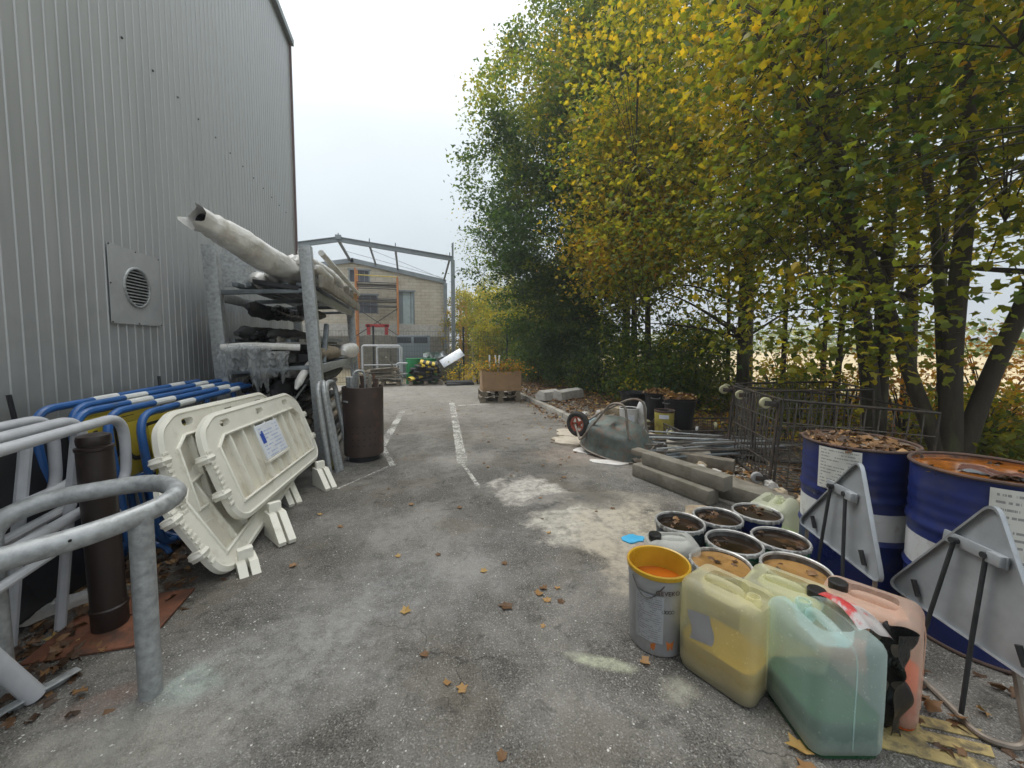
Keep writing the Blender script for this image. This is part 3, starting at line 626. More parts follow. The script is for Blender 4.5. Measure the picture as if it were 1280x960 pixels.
one('dark_box', MB().box((0, 0, .12), (.12, .2, .24), bev=.01).box((.1, 0, .05), (.1, .18, .1), bev=.01), 'dark_clutter', 'small dark box standing on the middle shelf by the wall', 'box', (-1.55, 7.3, 1.46))
for i, (x, z, r, m) in enumerate(((-1.9, 1.62, .08, 'dark_clutter'), (-1.75, 1.58, .07, 'bag_black'), (-1.6, 1.6, .075, 'dark_clutter'), (-1.83, .98, .13, 'bag_black'), (-1.55, .92, .12, 'dark_clutter'), (-1.3, .86, .11, 'bag_black'), (-1.2, 1.05, .08, 'dark_clutter'), (-1.7, 1.12, .07, 'pvc_grey'), (-1.42, 1.12, .06, 'pvc_grey'))):  # bundles added to darken the middle of the rack
    bundle('dark_bundle', [(x, 5.1 + .04 * (i % 3), z), (x + .02, 5.8, z + .02), (x, 7.6, z)], r, m, ('grey tube' if m == 'pvc_grey' else 'added dark filler bundle') + ' packed into the middle of the rack', 'bundle', 12, .16, 'bundles packed inside the rack', 8, 60 + i * 1.9)
for i in range(10):
    one('square_tube', MB().box((0, 0, 0), (.06, 2.4, .06), bev=.004), ('galv_dark', 'dark_clutter', 'wood_grey')[i % 3], ('galvanised square tube', 'black square tube', 'grey batten')[i % 3] + ' lying on the packed middle shelf', 'tube', (-1.95 + i * .085, 6.4 + .1 * (i % 4), 1.53 + .03 * (i % 2)), (0, 0, (i % 5 - 2) * .8), group='tubes on the middle shelf')
# --- bottom: stack of pipes
rp = {}
random.seed(11)
for row in range(6):
    for k in range(9 - row % 2):
        r = random.choice((.035, .042, .05, .05)); L = random.uniform(2.2, 2.9)
        key = (r, round(L, 1))
        if key not in rp: rp[key] = MB().lathe([(r, -L / 2), (r, L / 2), (r * .78, L / 2), (r * .78, -L / 2), (r, -L / 2)], 12, Matrix.Rotation(R(90), 4, 'X'))
        x = -1.9 + k * .105 + (row % 2) * .05; z = .08 + row * .105
        bo = rp[key]
        if not hasattr(bo, 'me'): bo.me = {}
        m = random.choice(('pvc_grey', 'dark_clutter', 'pvc_grey', 'burlap'))
        if m not in bo.me: bo.me[m] = bo.mesh('pipe', m)
        o = inst(bo.me[m], 'pipe', None, (x, 5.2 + L / 2 + random.uniform(-.12, .25), z), (random.uniform(-.6, .6), 0, random.uniform(-1.2, 1.2)))
        tag(o, {'pvc_grey': 'pale grey pipe', 'dark_clutter': 'blackened pipe', 'burlap': 'brownish pipe'}[m] + ' in the heap at the bottom of the rack', 'pipe', 'pipes heaped under the rack')
# --- hoops leaning on the near post
for i, (x, y, ln, tw) in enumerate(((-.92, 4.93, 5, 0), (-.86, 4.97, 6, 10), (-.80, 5.03, 8, -6))):
    P = rpath([(0, -.1, 0), (0, -.1, 1.05), (0, .28, 1.05), (0, .28, .02)], .16)
    one('steel_hoop', MB().tube(P, .03, 10), 'galv', 'galvanised hoop leaning upright against the rack post', 'hoop', (x, y + .02, .0), (0, -ln - 1, tw), group='hoops leaning on the rack')
# --- brown perforated bin
bn_ = thing('litter_bin', 'dark brown steel bin full of bars beside the rack', 'bin', (-.6, 5.4, 0), (0, 0, -20))
MB().lathe([(.225, .07), (.245, .08), (.255, .95), (.25, .955), (.244, .95), (.235, .1), (0, .1)], 40).build('shell', 'bin_brown', bn_)
MB().lathe([(0, .0), (.2, .0), (.2, .07), (0, .07)], 24).build('foot', 'black_plastic', bn_)
hm = MB().lathe([(0, 0), (.011, 0)], 8).mesh('drain_hole', 'black_print')
for ia in range(5):
    for iz in range(5):
        a = R(-95 + ia * 16); rr = .2495
        inst(hm, 'drain_hole', bn_, (rr * math.cos(a), rr * math.sin(a), .22 + iz * .08), (0, 90, math.degrees(a)))
MB().tube([(.25 * math.cos(R(-128)), .25 * math.sin(R(-128)), .78), (.262 * math.cos(R(-108)), .262 * math.sin(R(-108)), .78)], .012, 8).build('bolt', 'galv', bn_)
random.seed(3)
for i in range(12):
    a = random.uniform(0, 6.28); L = random.uniform(1.0, 1.12); m = ('galv', 'wood_grey', 'rust_dark')[i % 3]
    p0 = Vector((-.6 + .12 * math.cos(a), 5.4 + .12 * math.sin(a), .12)); p1 = Vector((-.6 + .2 * math.cos(a + .8), 5.4 + .2 * math.sin(a + .8), L))
    one('scrap_bar', MB().tube([p0, p1], random.uniform(.012, .028), 7), m, {'galv': 'galvanised bar', 'wood_grey': 'grey wooden stick', 'rust_dark': 'rusty bar'}[m] + ' sticking out of the brown bin', 'bar', group='bars in the brown bin')
one('scrap_hoop', MB().tube(rpath([(0, 0, 0), (0, 0, .55), (.16, 0, .55), (.16, 0, .1)], .08), .014, 8), 'galv', 'small bent tube hooked over the back of the bin', 'hoop', (-.72, 5.42, .6), (0, 0, 30))
# ---------------------------------------------------------------- white plastic barriers (local: length along x, height z, front -y)
def slot(cx, cy, w2, h): return rrect(w2, h, min(w2, h) * .45, cx, cy, 3)[::-1]
MXZ = Matrix(((1, 0, 0, 0), (0, 0, -1, 0), (0, 1, 0, 0), (0, 0, 0, 1)))
def make_barrier():
    L, H = 1.72, .74
    t = bpy.data.objects.new('plastic_barrier', None); COL.objects.link(t)
    outer = [(-L / 2 + .1, 0), (L / 2 - .1, 0), (L / 2 - .02, .06), (L / 2, .14), (L / 2, H - .2), (L / 2 - .04, H - .08), (L / 2 - .2, H), (-L / 2 + .2, H), (-L / 2 + .04, H - .08), (-L / 2, H - .2), (-L / 2, .14), (-L / 2 + .02, .06)]
    x0, x1, z0, z1 = -L / 2 + .12, L / 2 - .12, .1, H - .15
    win = [(x0, z0), (x0, z1 - .07), (x0 + .1, z1), (x1 - .1, z1), (x1, z1 - .07), (x1, z0)]
    b = MB().prism([outer, win, slot(-.55, H - .065, .13, .05), slot(0, H - .065, .13, .05), slot(.55, H - .065, .13, .05)], .05, MXZ)
    # folded rim standing proud around the frame
    rim = [Vector((p[0], 0, p[1])) for p in outer]
    b.tube(rpath(rim, .05, 3, True), .032, 6, closed=True)
    wr = [Vector((p[0], -.03, p[1])) for p in win]
    b.tube(wr, .012, 6, closed=True)
    b.build('frame', 'cream', t)
    MB().prism([[(x0 - .01, z0 - .01), (x1 + .01, z0 - .01), (x1 + .01, z1 - .06), (x1 - .1, z1 + .01), (x0 + .1, z1 + .01), (x0 - .01, z1 - .06)]], .012, MXZ).build('infill_panel', 'cream_shaded', t).location = (0, .017, 0)
    for k in range(1, 8):
        x = x0 + (x1 - x0) * k / 8
        MB().box((x, -.006, (z0 + z1) / 2), (.022, .04, z1 - z0 - .004), bev=.004).build('rib', 'cream', t)
    for sx in (-1, 1):
        for zz in (.22, .48):
            MB().tube(rpath([(sx * (L / 2 - .01), -.03, zz), (sx * (L / 2 + .055), -.03, zz), (sx * (L / 2 + .055), .035, zz), (sx * (L / 2 - .01), .035, zz)], .025, 3), .02, 6).box((sx * (L / 2 + .02), 0, zz + .0), (.08, .075, .06), bev=.006).build('hinge_loop', 'cream', t)
    for k in range(11):
        MB().box((-L / 2 - .012, -.034, .14 + k * .038), (.05, .008, .02), bev=.002).build('rack_tooth', 'cream', t)
    return t
def add_feet(t, yaws, drop=-.2, lean=0):
    for x, yaw in yaws:
        f = bpy.data.objects.new('foot', None); COL.objects.link(f); f.parent = t
        f.matrix_basis = Matrix.Translation((x, 0, drop)) @ Matrix.Rotation(R(lean), 4, 'X') @ Matrix.Rotation(R(yaw), 4, 'Z')
        for s in (-1, 1):
            MB().prism([[(-.07, 0), (.23, -.0), (.24, .03), (.05, .19), (-.07, .19)]], .05, Matrix.Translation((0, s * .034, 0)) @ MXZ).build('foot_half', 'cream', f)
        MB().box((-.02, 0, .19), (.05, .09, .14), bev=.008).build('foot_pin', 'cream', f)
GB = 'white plastic barriers leaning in a row'
wb = make_barrier()
tag(wb, 'cream plastic barrier with a blue and white notice, front of the leaning row', 'barrier', GB)
wb2 = dup(wb); wb3 = dup(wb)
def place(o, p, yaw, lean, roll_=0):
    # local x along the yard (+Y), front faces +X
    o.rotation_mode = 'XYZ'; o.location = p
    o.matrix_world = Matrix.Translation(p) @ Matrix.Rotation(R(90 + yaw), 4, 'Z') @ Matrix.Rotation(R(-lean), 4, 'X') @ Matrix.Rotation(R(roll_), 4, 'Y')
place(wb, (-1.09, 3.87, .27), -5, 20, .5)
pb2 = MB().grid(lambda u, v: (-.2 + .4 * u, -.033, .27 + .28 * v), 1, 1).build('notice', 'board_print', wb)
MB().box((0, 0, 0), (.42, .014, .3), bev=.003).build('notice_plate', 'placard', wb).location = (0, -.025, .41)
MB().box((-.15, -.0345, .44), (.06, .002, .09)).box((-.14, -.036, .48), (.02, .001, .05)).build('notice_logo', 'blue_print', wb)
MB().box((0, -.02, .245), (.44, .04, .025), bev=.004).build('notice_ledge', 'cream', wb)
add_feet(wb, ((-.5, -140), (.62, -140)), -.287, 20)
# feet stay upright under the lean
place(wb2, (-1.3, 3.66, .3), -3, 15, 1.5)
wb2['label'] = 'cream plastic barrier behind the one with the notice, its top corner sticking up'
add_feet(wb2, ((.5, -140),), -.31, 15)
place(wb3, (-1.15, 3.62, .12), -4, 27, -7)
wb3['label'] = 'cream plastic barrier slipped low between the other two with its corner near the ground'
add_feet(wb3, ((-.72, -150),), -.18, 27)

# ---------------------------------------------------------------- blue steel crowd barriers against the wall
def make_blue():
    t = bpy.data.objects.new('crowd_barrier', None); COL.objects.link(t)
    L, H = 2.1, 1.06
    P = rpath([(-L / 2, 0, .12), (L / 2, 0, .12), (L / 2, 0, H), (-L / 2, 0, H)], .16, 6, True)
    MB().tube(P, .024, 10, closed=True).build('frame', 'blue_paint', t)
    MB().tube([(-L / 2, 0, .58), (L / 2, 0, .58)], .018, 8).build('mid_rail', 'blue_paint', t)
    for k in range(1, 12): MB().tube([(-L / 2 + L * k / 12, 0, .12), (-L / 2 + L * k / 12, 0, .58)], .009, 6).build('bar', 'blue_paint', t)
    for x in (-.45, .5): MB().tube([(x - .12, 0, H), (x + .12, 0, H)], .0262, 10).build('white_band', 'white_paint', t)
    for x in (-.72, .3): MB().tube([(x - .1, 0, .58), (x + .1, 0, .58)], .0202, 10).build('white_band', 'white_paint', t)
    MB().box((-.62, 0, .79), (.7, .006, .36), bev=.002).build('board', 'yellow_board', t)
    me = text_mesh('UT', .34); me.materials.clear(); me.materials.append(MT['black_print'])
    o = bpy.data.objects.new('lettering', me); COL.objects.link(o); o.parent = t; o.location = (-.72, -.006, .8); o.rotation_euler = (R(90), 0, 0)
    for x in (-.8, .8):
        MB().tube(rpath([(x, -.22, .0), (x, -.2, .05), (x, 0, .16), (x, .2, .05), (x, .22, 0)], .05), .018, 8).build('leg', 'blue_paint', t)
    return t
bl = make_blue(); GG = 'blue crowd barriers stacked on the shed wall'
tag(bl, 'blue steel crowd barrier with yellow board, outermost of the stack on the shed wall', 'barrier', GG)
spots = [(-1.68, 4.2, -.03, 6), (-1.76, 4.1, 0, 6), (-1.85, 3.98, .02, 6), (-1.96, 4.12, .04, 6), (-2.06, 3.95, .05, 6)]
labs = ['', 'blue crowd barrier with yellow board, second out from the stack\'s outer face', 'blue crowd barrier in the middle of the stack on the shed wall', 'blue crowd barrier next but one to the shed wall', 'blue crowd barrier tight against the shed wall']
for i, (x, y, z, lean) in enumerate(spots):
    o = bl if i == 0 else dup(bl, label=labs[i])
    place(o, (x, y, z + .0), random.uniform(-1.5, 1.5), lean)
one('black_pole', MB().tube([(-2.2, 3.05, .0), (-2.3, 2.98, 1.2)], .012, 6), 'black_plastic', 'thin black rod standing against the shed behind the grey rails', 'rod')
one('black_pole', MB().tube([(-2.2, 4.3, .0), (-2.28, 4.38, 1.2)], .012, 6), 'black_plastic', 'thin black rod poking up behind the blue barriers', 'rod')

# ---------------------------------------------------------------- light grey tubular railings, far left
def grey_rail(name, label, p0, p1, z0, z1, r, lower=True, tilt=0):
    # a rounded loop railing between two ground points, its far end towards p1
    a = Vector((*p0, 0)); c = Vector((*p1, 0)); t = thing(name, label, 'railing', group='grey tubular railings')
    up_ = Vector((tilt, 0, 1))
    MB().tube(rpath([a + up_ * z1, c + up_ * z1, c + up_ * z0, a + up_ * z0], .17, 8, True), r, 12, closed=True).build('loop', 'rail_grey', t)
    if lower: MB().tube([a + up_ * (z0 - .12), c + up_ * (z0 - .12) - (c - a).normalized() * .12], r * .8, 10).build('lower_rail', 'rail_grey', t)
    dd = (c - a).normalized(); n = Vector((-dd.y, dd.x, 0))
    for k in (.3, .8):
        q = a + (c - a) * k
        MB().tube([q + n * .12, q + n * .05 + up_ * z1 * .6, q + up_ * (z1 - .02)], r * .85, 10).build('leg', 'rail_grey', t)
    return t
grey_rail('tube_railing', 'light grey tubular railing whose rounded end passes behind the brown bollard', (-1.55, .9), (-1.72, 2.93), .62, 1.06, .027)
grey_rail('tube_railing', 'light grey tubular railing with a tight loop end beside the black panels', (-1.68, .9), (-1.86, 2.82), .72, 1.07, .03)
grey_rail('tube_railing', 'light grey tubular railing hard by the shed wall', (-1.9, .8), (-2.02, 2.86), .6, 1.08, .027)
# dark mats and crates stacked behind them
for i, (x, y, rz, ln) in enumerate(((-2.1, 2.35, 4, -9), (-2.0, 2.45, -5, -12), (-1.96, 2.1, 2, -14))):
    one('rubber_mat', MB().box((0, 0, .5), (.05, 1.3, 1.04 - .08 * i), bev=.012), 'black_plastic', 'black plastic panel leaning on the shed behind the grey railings', 'panel', (x, y, .0), (0, ln, rz), group='black panels on the shed wall')
one('black_box', MB().box((0, 0, .03), (.34, .5, .06), bev=.008).box((0, 0, -.04), (.3, .46, .1), bev=.008), 'black_plastic', 'black plastic lid propped above the grey railings', 'box', (-2.18, 2.32, 1.12), (8, -6, 10))
one('plastic_scrap', MB().grid(lambda u, v: (.34 * u, .2 * v, .05 + .06 * mnoise.noise(Vector((u * 3, v * 3, 1))) + .05 * u), 8, 6), 'film_clear', 'crumpled clear plastic lying by the bollard base plate', 'plastic', (-1.98, 2.5, .0), (0, 0, 20), smooth=70)
# ---------------------------------------------------------------- brown bollard
bo = thing('bollard', 'dark brown steel bollard bolted to a square plate', 'bollard', (-1.56, 2.47, 0), (0, -1.2, 0))
MB().lathe([(.072, .012), (.074, .02), (.074, .105), (.078, .11), (.078, .122), (.071, .128), (.071, .955), (.076, .96), (.076, .975), (.062, .98), (.062, .99)], 32).build('post', 'brown_paint', bo)
MB().lathe([(.062, .985), (.066, .99), (.068, 1.015), (.064, 1.032), (.045, 1.04), (0, 1.043)], 32).build('cap', 'brown_paint', bo)
MB().box((.02, .02, .006), (.5, .46, .012), bev=.003).build('base_plate', 'rust', bo)
# ---------------------------------------------------------------- galvanised hoop guard, foreground
hg = thing('hoop_guard', 'thick galvanised tube guard bent round in front of the bollard', 'guard')
zt = .79
P = rpath([(-1.55, 1.5, zt - .02), (-1.15, 1.83, zt - .01), (-1.02, 2.1, zt + .01), (-1.24, 2.35, zt + .02), (-1.62, 2.24, zt), (-1.74, 2.12, zt - .05), (-1.72, 2.1, .0)], .26, 10)
P = [Vector((-2.2, 1.0, zt - .03))] + P
MB().tube(P, .041, 16).build('top_tube', 'galv', hg)
lgp = min(P, key=lambda q: (q.x + 1.085) ** 2 + (q.y - 1.92) ** 2)
MB().tube([(lgp.x, lgp.y, .0), (lgp.x, lgp.y, zt - .005)], .041, 16).build('leg', 'galv', hg)
MB().tube([(-1.55, 2.02, .02), (-1.63, 1.88, .4), (-1.68, 1.6, zt - .03)], .034, 14).build('slanted_leg', 'rail_grey', hg)
MB().box((-1.54, 2.03, .035), (.045, .24, .006), bev=.002, rot=(0, 0, -35)).box((-1.56, 2.025, .02), (.006, .24, .04), rot=(0, 0, -35)).build('foot_bracket', 'galv', hg)
MB().lathe([(0, .0005), (.006, .0005)], 8, Matrix.Translation((-1.2, 1.735, zt)) @ Matrix.Rotation(R(60), 4, 'Z') @ Matrix.Rotation(R(90), 4, 'X')).build('drill_hole', 'black_print', hg)
# ---------------------------------------------------------------- far end of the yard
FY = 16.0
fence = thing('mesh_fence', 'dark welded mesh fence closing the far end of the yard', 'fence', (0, FY, 0))
px_ = [-6.4, -3.9, -1.35, 2.12, 3.95, 5.6, 8.1]
for x in px_: MB().box((x, 0, 1.08), (.07, .07, 2.2)).box((x, 0, 2.19), (.08, .08, .02)).build('post', 'fence_post', fence)
for a, b2 in zip(px_[:-1], px_[1:]):
    mb = MB(); nn2 = int((b2 - a) / .1)
    for k in range(1, nn2): mb.box((a + (b2 - a) * k / nn2, -.045, 1.02), (.006, .006, 2.0))
    for k in range(11): mb.box(((a + b2) / 2, -.053, .05 + k * .195), (b2 - a, .008, .008))
    mb.build('mesh_panel', 'fence_metal', fence)
# pale block building with a gable
bd = thing('block_building', 'pale block gabled building under a bare steel frame beyond the fence', 'building', (0, 26, 0))
gz = lambda x: 6.55 - .19 * abs(x + 3.3)
xs0, xs1 = -8.6, 2.25
def hole(x0, x1, z0, z1): return [(x0, z0), (x0, z1), (x1, z1), (x1, z0)]
holes = [hole(-3.5, -2.35, 5.3, 6.05), hole(-3.6, -1.9, 3.4, 4.55), hole(-.72, .3, 2.75, 4.85)]
MB().prism([[(xs0, 0), (xs1, 0), (xs1, gz(xs1)), (-3.3, gz(-3.3)), (xs0, gz(xs0))]] + holes, .25, MXZ).build('wall', 'block_wall', bd)
MB().add([(xs1, .13, 0), (xs1, 9, 0), (xs1, 9, gz(xs1)), (xs1, .13, gz(xs1))], [(0, 1, 2, 3)]).build('side_wall', 'block_wall', bd)
MB().box((-3.2, -.14, 2.35), (10.8, .06, .75)).build('concrete_band', 'concrete_light', bd)
MB().box((-3.2, -.15, 1.0), (10.8, .06, 1.94)).build('plinth_wall', 'concrete', bd)
for (x0, x1, z0, z1), nm, m in (((-3.5, -2.35, 5.3, 6.05), 'window', 'shutter_dark'), ((-3.6, -1.9, 3.4, 4.55), 'window', 'shutter_dark'), ((-.72, .3, 2.75, 4.85), 'door', 'pane_pale')):
    wv = MB().box(((x0 + x1) / 2, .06, (z0 + z1) / 2), (x1 - x0, .04, z1 - z0)).build(nm, m, bd)
    fr = MB()
    for xx in (x0, x1): fr.box((xx, -.02, (z0 + z1) / 2), (.08, .26, z1 - z0 + .08))
    fr.box(((x0 + x1) / 2, -.02, z1), (x1 - x0 + .2, .27, .1)); fr.build('frame', 'steel_grey', wv)
    if nm == 'window': 
        for k in range(1, 4): MB().box((x0 + (x1 - x0) * k / 4, .03, (z0 + z1) / 2), (.03, .03, z1 - z0)).build('bar', 'steel_grey', wv)
    else:
        MB().box((.1, .03, 3.8), (.05, .03, 2.0)).build('bar', 'steel_grey', wv)
        MB().box((-.52, .03, 3.8), (.3, .02, 2.0)).build('bar', 'container_grey', wv)
for sg in (-1, 1):
    x_ = xs1 if sg > 0 else xs0
    L = abs(x_ + 3.3); mid = ((x_ - 3.3) / 2)
    MB().box((mid, -.18, gz(mid) + .02), (math.hypot(L, L * .19) + .15, .14, .26), rot=(0, math.degrees(math.atan(.19)) * sg, 0)).build('rafter', 'steel_grey', bd)
    MB().add([(-3.3, 0, 6.75), (-3.3, 9, 6.75), (x_, 9, gz(x_) + .2), (x_, 0, gz(x_) + .2)], [(0, 1, 2, 3)]).build('roof', 'steel_grey', bd)
MB().box((xs1 + .02, -.2, 2.7), (.22, .22, 5.4)).build('column', 'steel_grey', bd)
MB().box((-5.72, -.2, 3.0), (.2, .2, 6.0)).build('column', 'steel_grey', bd)
# bare steel portal frame in front of it
pf = thing('portal_structure', 'bare grey steel portal frame with sloping rafters before the block building', 'frame', (0, 22, 0))
pz = lambda x: 6.85 - (.115 if x > -3.45 else .2) * abs(x + 3.45)
def rafter(x0, x1, nm='rafter'):
    L = x1 - x0; zz = (pz(x0) + pz(x1)) / 2; a = math.atan2(pz(x0) - pz(x1), L)
    c = MB()
    for dz in (-.11, .11): c.box((0, 0, dz), (L / math.cos(a), .16, .03))
    c.box((0, 0, 0), (L / math.cos(a), .025, .2)); o = c.build(nm, 'steel_grey', pf); o.location = ((x0 + x1) / 2, 0, zz); o.rotation_euler = (0, a, 0)
rafter(-3.45, 2.33); rafter(-9.2, -3.45)
MB().box((2.36, 0, 3.05), (.2, .2, 6.1)).box((2.36, 0, 6.55), (.1, .1, .95)).build('column', 'steel_grey', pf)
MB().box((-9.2, 0, 2.85), (.2, .2, 5.7)).build('column', 'steel_grey', pf)
MB().box((-3.45, 0, 6.95), (.28, .2, .22)).build('ridge_plate', 'steel_grey', pf)
for x in (-3.45, -1.95, -.65, 2.2):
    z0 = pz(x) - .05; z1 = gz(x) + .1
    MB().tube([(x, .05, z0), (x, 3.85, z1)], .09 if x < -3 else .06, 6).build('purlin', 'steel_grey', pf)
    MB().box((x, 0, pz(x) + .2), (.05, .05, .22)).build('bracket', 'steel_grey', pf)
for a, b2 in (((-3.3, 1, 6.5), (2.2, 3.6, 5.7)), ((-1.9, .4, 6.5), (2.2, 3.0, 5.5))): MB().tube([a, b2], .012, 4).build('tie_rod', 'steel_grey', pf)
# scaffold
sc = thing('scaffold', 'orange scaffold tower with dark platforms against the block building', 'scaffold', (0, 25.3, 0))
for x in (-2.98, -.66):
    for y in (0, -.8): MB().tube([(x, y, 0), (x, y, 5.9 if x < -1 else 5.5)], .055, 8).build('upright', 'orange_steel', sc)
for z in (3.75, 4.15, 4.85, 5.1):
    for y in (0, -.8): MB().tube([(-2.98, y, z), (-.66, y, z)], .03, 6).build('ledger', 'strut_black', sc)
MB().box((-1.82, -.4, 4.02), (2.3, .75, .05)).build('platform', 'plank_dark', sc)
MB().box((-1.82, -.4, 5.02), (2.3, .75, .05)).build('platform', 'plank_dark', sc)
MB().tube([(-2.98, -.85, 5.5), (-.66, -.85, 5.45)], .03, 6).build('guard_rail', 'yellow_stripe', sc)
for a, b2 in (((-2.98, -.85, 3.6), (-.66, -.85, 2.0)), ((-.66, -.85, 3.6), (-2.98, -.85, 2.0))): MB().tube([a, b2], .025, 6).build('brace', 'strut_black', sc)
# orange timber and steel rack beside the column
ob = thing('orange_rack', 'narrow orange frame stacked upright beside the steel column', 'frame', (2.95, 22.3, 0))
for x in (-.16, .16):
    for y in (-.2, .2): MB().box((x, y, 1.8), (.07, .07, 3.6)).build('post', 'orange_wood', ob)
for k in range(9): MB().box((0, 0, .4 + k * .4), (.4, .46, .06)).build('rung', 'orange_wood', ob)
one('timber_post', MB().box((0, 0, 1.2), (.1, .1, 2.4)), 'wood_grey', 'bleached timber post by the foot of the steel column', 'post', (2.0, 21, 0))
one('timber_post', MB().box((0, 0, .9), (.12, .1, 1.8)), 'wood_grey', 'short bleached post right of the orange frame', 'post', (3.3, 21, 0))
# concrete block carrying a red frame
cb = thing('concrete_weight', 'concrete ballast block carrying a red steel lifting frame', 'block', (-1.38, 18.6, 0))
MB().box((0, 0, .95), (1.1, .8, 1.9), bev=.03).build('block', 'concrete', cb)
MB().box((-.38, 0, 2.1), (.14, .2, .5)).box((.38, 0, 2.1), (.14, .2, .5)).box((0, 0, 2.32), (1.0, .2, .13)).build('red_frame', 'red_paint', cb)
# grey cabin
cn = thing('site_cabin', 'grey steel cabin with a row of dark windows behind the fence', 'cabin', (.18, 18.9, 0))
MB().box((0, 0, .95), (1.46, 1.2, 1.9), bev=.02).build('shell', 'container_grey', cn)
for x in (-.42, .3): MB().box((x, -.6, 1.68), (.6, .03, .26)).build('window', 'dark_glass', cn)
for k in range(11): MB().box((-.68 + k * .136, -.606, .75), (.03, .02, 1.4)).build('rib', 'container_grey', cn)
# white tube gates
def gate(x, y, w2, h, label, rz=0):
    t = thing('tube_gate', label, 'gate', (x, y, 0), (0, 0, rz), group='pale tube gates at the fence')
    MB().tube(rpath([(-w2 / 2, 0, 0), (-w2 / 2, 0, h), (w2 / 2, 0, h), (w2 / 2, 0, 0)], .08), .035, 8).build('frame', 'rail_grey', t)
    MB().tube([(-w2 / 2, 0, h * .5), (w2 / 2, 0, h * .5)], .025, 6).build('rail', 'rail_grey', t)
gate(-1.03, 15.45, 1.34, 1.44, 'tall white tube gate behind the pallet of boards'); gate(-.12, 15.2, .7, .78, 'low white hoop gate beside the green drum')
gate(-.75, 15.7, .9, 1.38, 'white tube gate leaning behind the tall white gate', 6)
# green drums
def drum(name, label, loc, mband, r=.29, h=.88, rz=0, group=None):
    t = thing(name, label, 'drum', loc, (0, 0, rz), group=group)
    def prof(z0, z1):
        out = []; zs = [z0 + (z1 - z0) * k / 24 for k in range(25)]
        for z in zs:
            b = 0
            for zr in (.31, .57): b += .011 * math.exp(-((z - zr * h / .88) / .016) ** 2)
            for zr in (.44, .5, .38): b += .004 * math.exp(-((z - (zr + .26) * h / .88) / .012) ** 2)
            out.append((r - .006 + b, z))
        return out
    for nm, z0, z1, m in mband: MB().lathe(prof(z0, z1), 48).build(nm, m, t)
    return t
G1 = 'green drums by the fence'
for i, (x, y) in enumerate(((.14, 15.35), (.72, 15.55))):
    t = drum('green_drum', 'green steel drum ' + ('behind the striped rubber stack' if i == 0 else 'half hidden behind the other green drum'), (x, y, 0), [('shell', 0, .95, 'drum_green')], .3, .95)
    MB().lathe([(0, .93), (.28, .93), (.295, .96), (.305, .95)], 32).build('lid', 'drum_green', t)
# pallets
def pallet_parts(t, L=1.2, W=.8, z=0, m='wood_old'):
    for k in range(5): MB().box((-L / 2 + .05 + k * (L - .1) / 4, 0, z + .133), (.12, W, .02)).build('deck_board', m, t)
    for y in (-W / 2 + .05, 0, W / 2 - .05):
        MB().box((0, y, z + .011), (L, .1, .022)).build('runner', m, t)
        for x in (-L / 2 + .07, 0, L / 2 - .07): MB().box((x, y, z + .072), (.14, .1, .1)).build('block', m, t)
pt = thing('pallet', 'weathered pallet under the heap of boards by the fence', 'pallet', (-.95, 14.95, 0)); pallet_parts(pt)
random.seed(5)
for i in range(26):
    one('loose_board', MB().box((0, 0, 0), (random.uniform(.7, 1.25), random.uniform(.1, .2), random.uniform(.03, .06)), bev=.005), random.choice(('wood_old', 'wood_grey', 'plank_dark')), 'weathered board in the heap beside the green drum', 'board', (-.9 + random.uniform(-.35, .25), 14.9 + random.uniform(-.3, .3), .17 + i * .018), (random.uniform(-4, 4), random.uniform(-5, 5), random.uniform(-14, 14)), group='boards heaped by the fence')
one('loose_board', MB().box((0, 0, 0), (.05, .05, 1.0), bev=.005), 'wood_grey', 'pale batten standing up out of the board heap', 'board', (-.55, 14.75, .65), (20, -35, 0))
# rubber speed humps
pt = dup(pt, (.55, 14.9, 0), label='pallet carrying the black and yellow rubber humps')
def hump(loc, rot, L, striped, label, group):
    t = thing('rubber_hump', label, 'speed hump', loc, rot, group=group)
    def f(u, v):
        a = PI * u; return (L * (v - .5), -.24 * math.cos(a), .02 + .085 * math.sin(a) ** .8)
    seg = 6
    for k in range(seg):
        q = MB(); q.grid(lambda u, v: f(u, (k + v) / seg), 12, 3); q.grid(lambda u, v: (L * ((k + v) / seg - .5), -.24 + .48 * u, 0.0), 1, 1)
        q.build('segment', 'yellow_stripe' if striped and k % 2 == 0 else 'black_rubber', t)
    return t
random.seed(21)
for i in range(11):
    hump((.55 + random.uniform(-.18, .2), 14.85 + random.uniform(-.12, .12), .16 + i * .06), (random.uniform(-9, 9), random.uniform(-14, 14), random.uniform(-35, 35)), .95 - .03 * i, i in (2, 4, 8, 10), ('black and yellow rubber hump' if i in (2, 4, 8, 10) else 'plain black rubber hump') + ' in the stack before the green drums', 'rubber humps stacked on the pallet')
hump((1.75, 14.4, 0), (0, 0, 5), 1.0, False, 'black rubber hump lying on the tarmac beside the stack', None)
hump((1.75, 14.45, .06), (0, 0, -4), .95, False, 'black rubber hump laid on top of the one on the tarmac', None)
# aluminium sheet and foil
one('metal_sheet', MB().box((0, 0, 0), (.95, .4, .02), bev=.004), 'alu', 'bright aluminium sheet propped at a slant behind the rubber humps', 'sheet', (1.6, 15.5, .95), (50, -30, 5))
one('foil_bundle', MB().grid(lambda u, v: (.9 * (u - .5), .3 * mnoise.noise(Vector((u * 3, v * 3, 0))), .5 * v + .12 * mnoise.noise(Vector((u * 5, v * 5, 3)))), 14, 10), 'alu', 'crumpled silver foil insulation beside the slanted sheet', 'foil', (.95, 15.75, .7), smooth=20)
one('foil_support', MB().box((0, 0, .4), (1.6, .5, .8), bev=.02), 'concrete', 'low concrete block behind the rubber humps', 'block', (1.3, 16.6, 0))
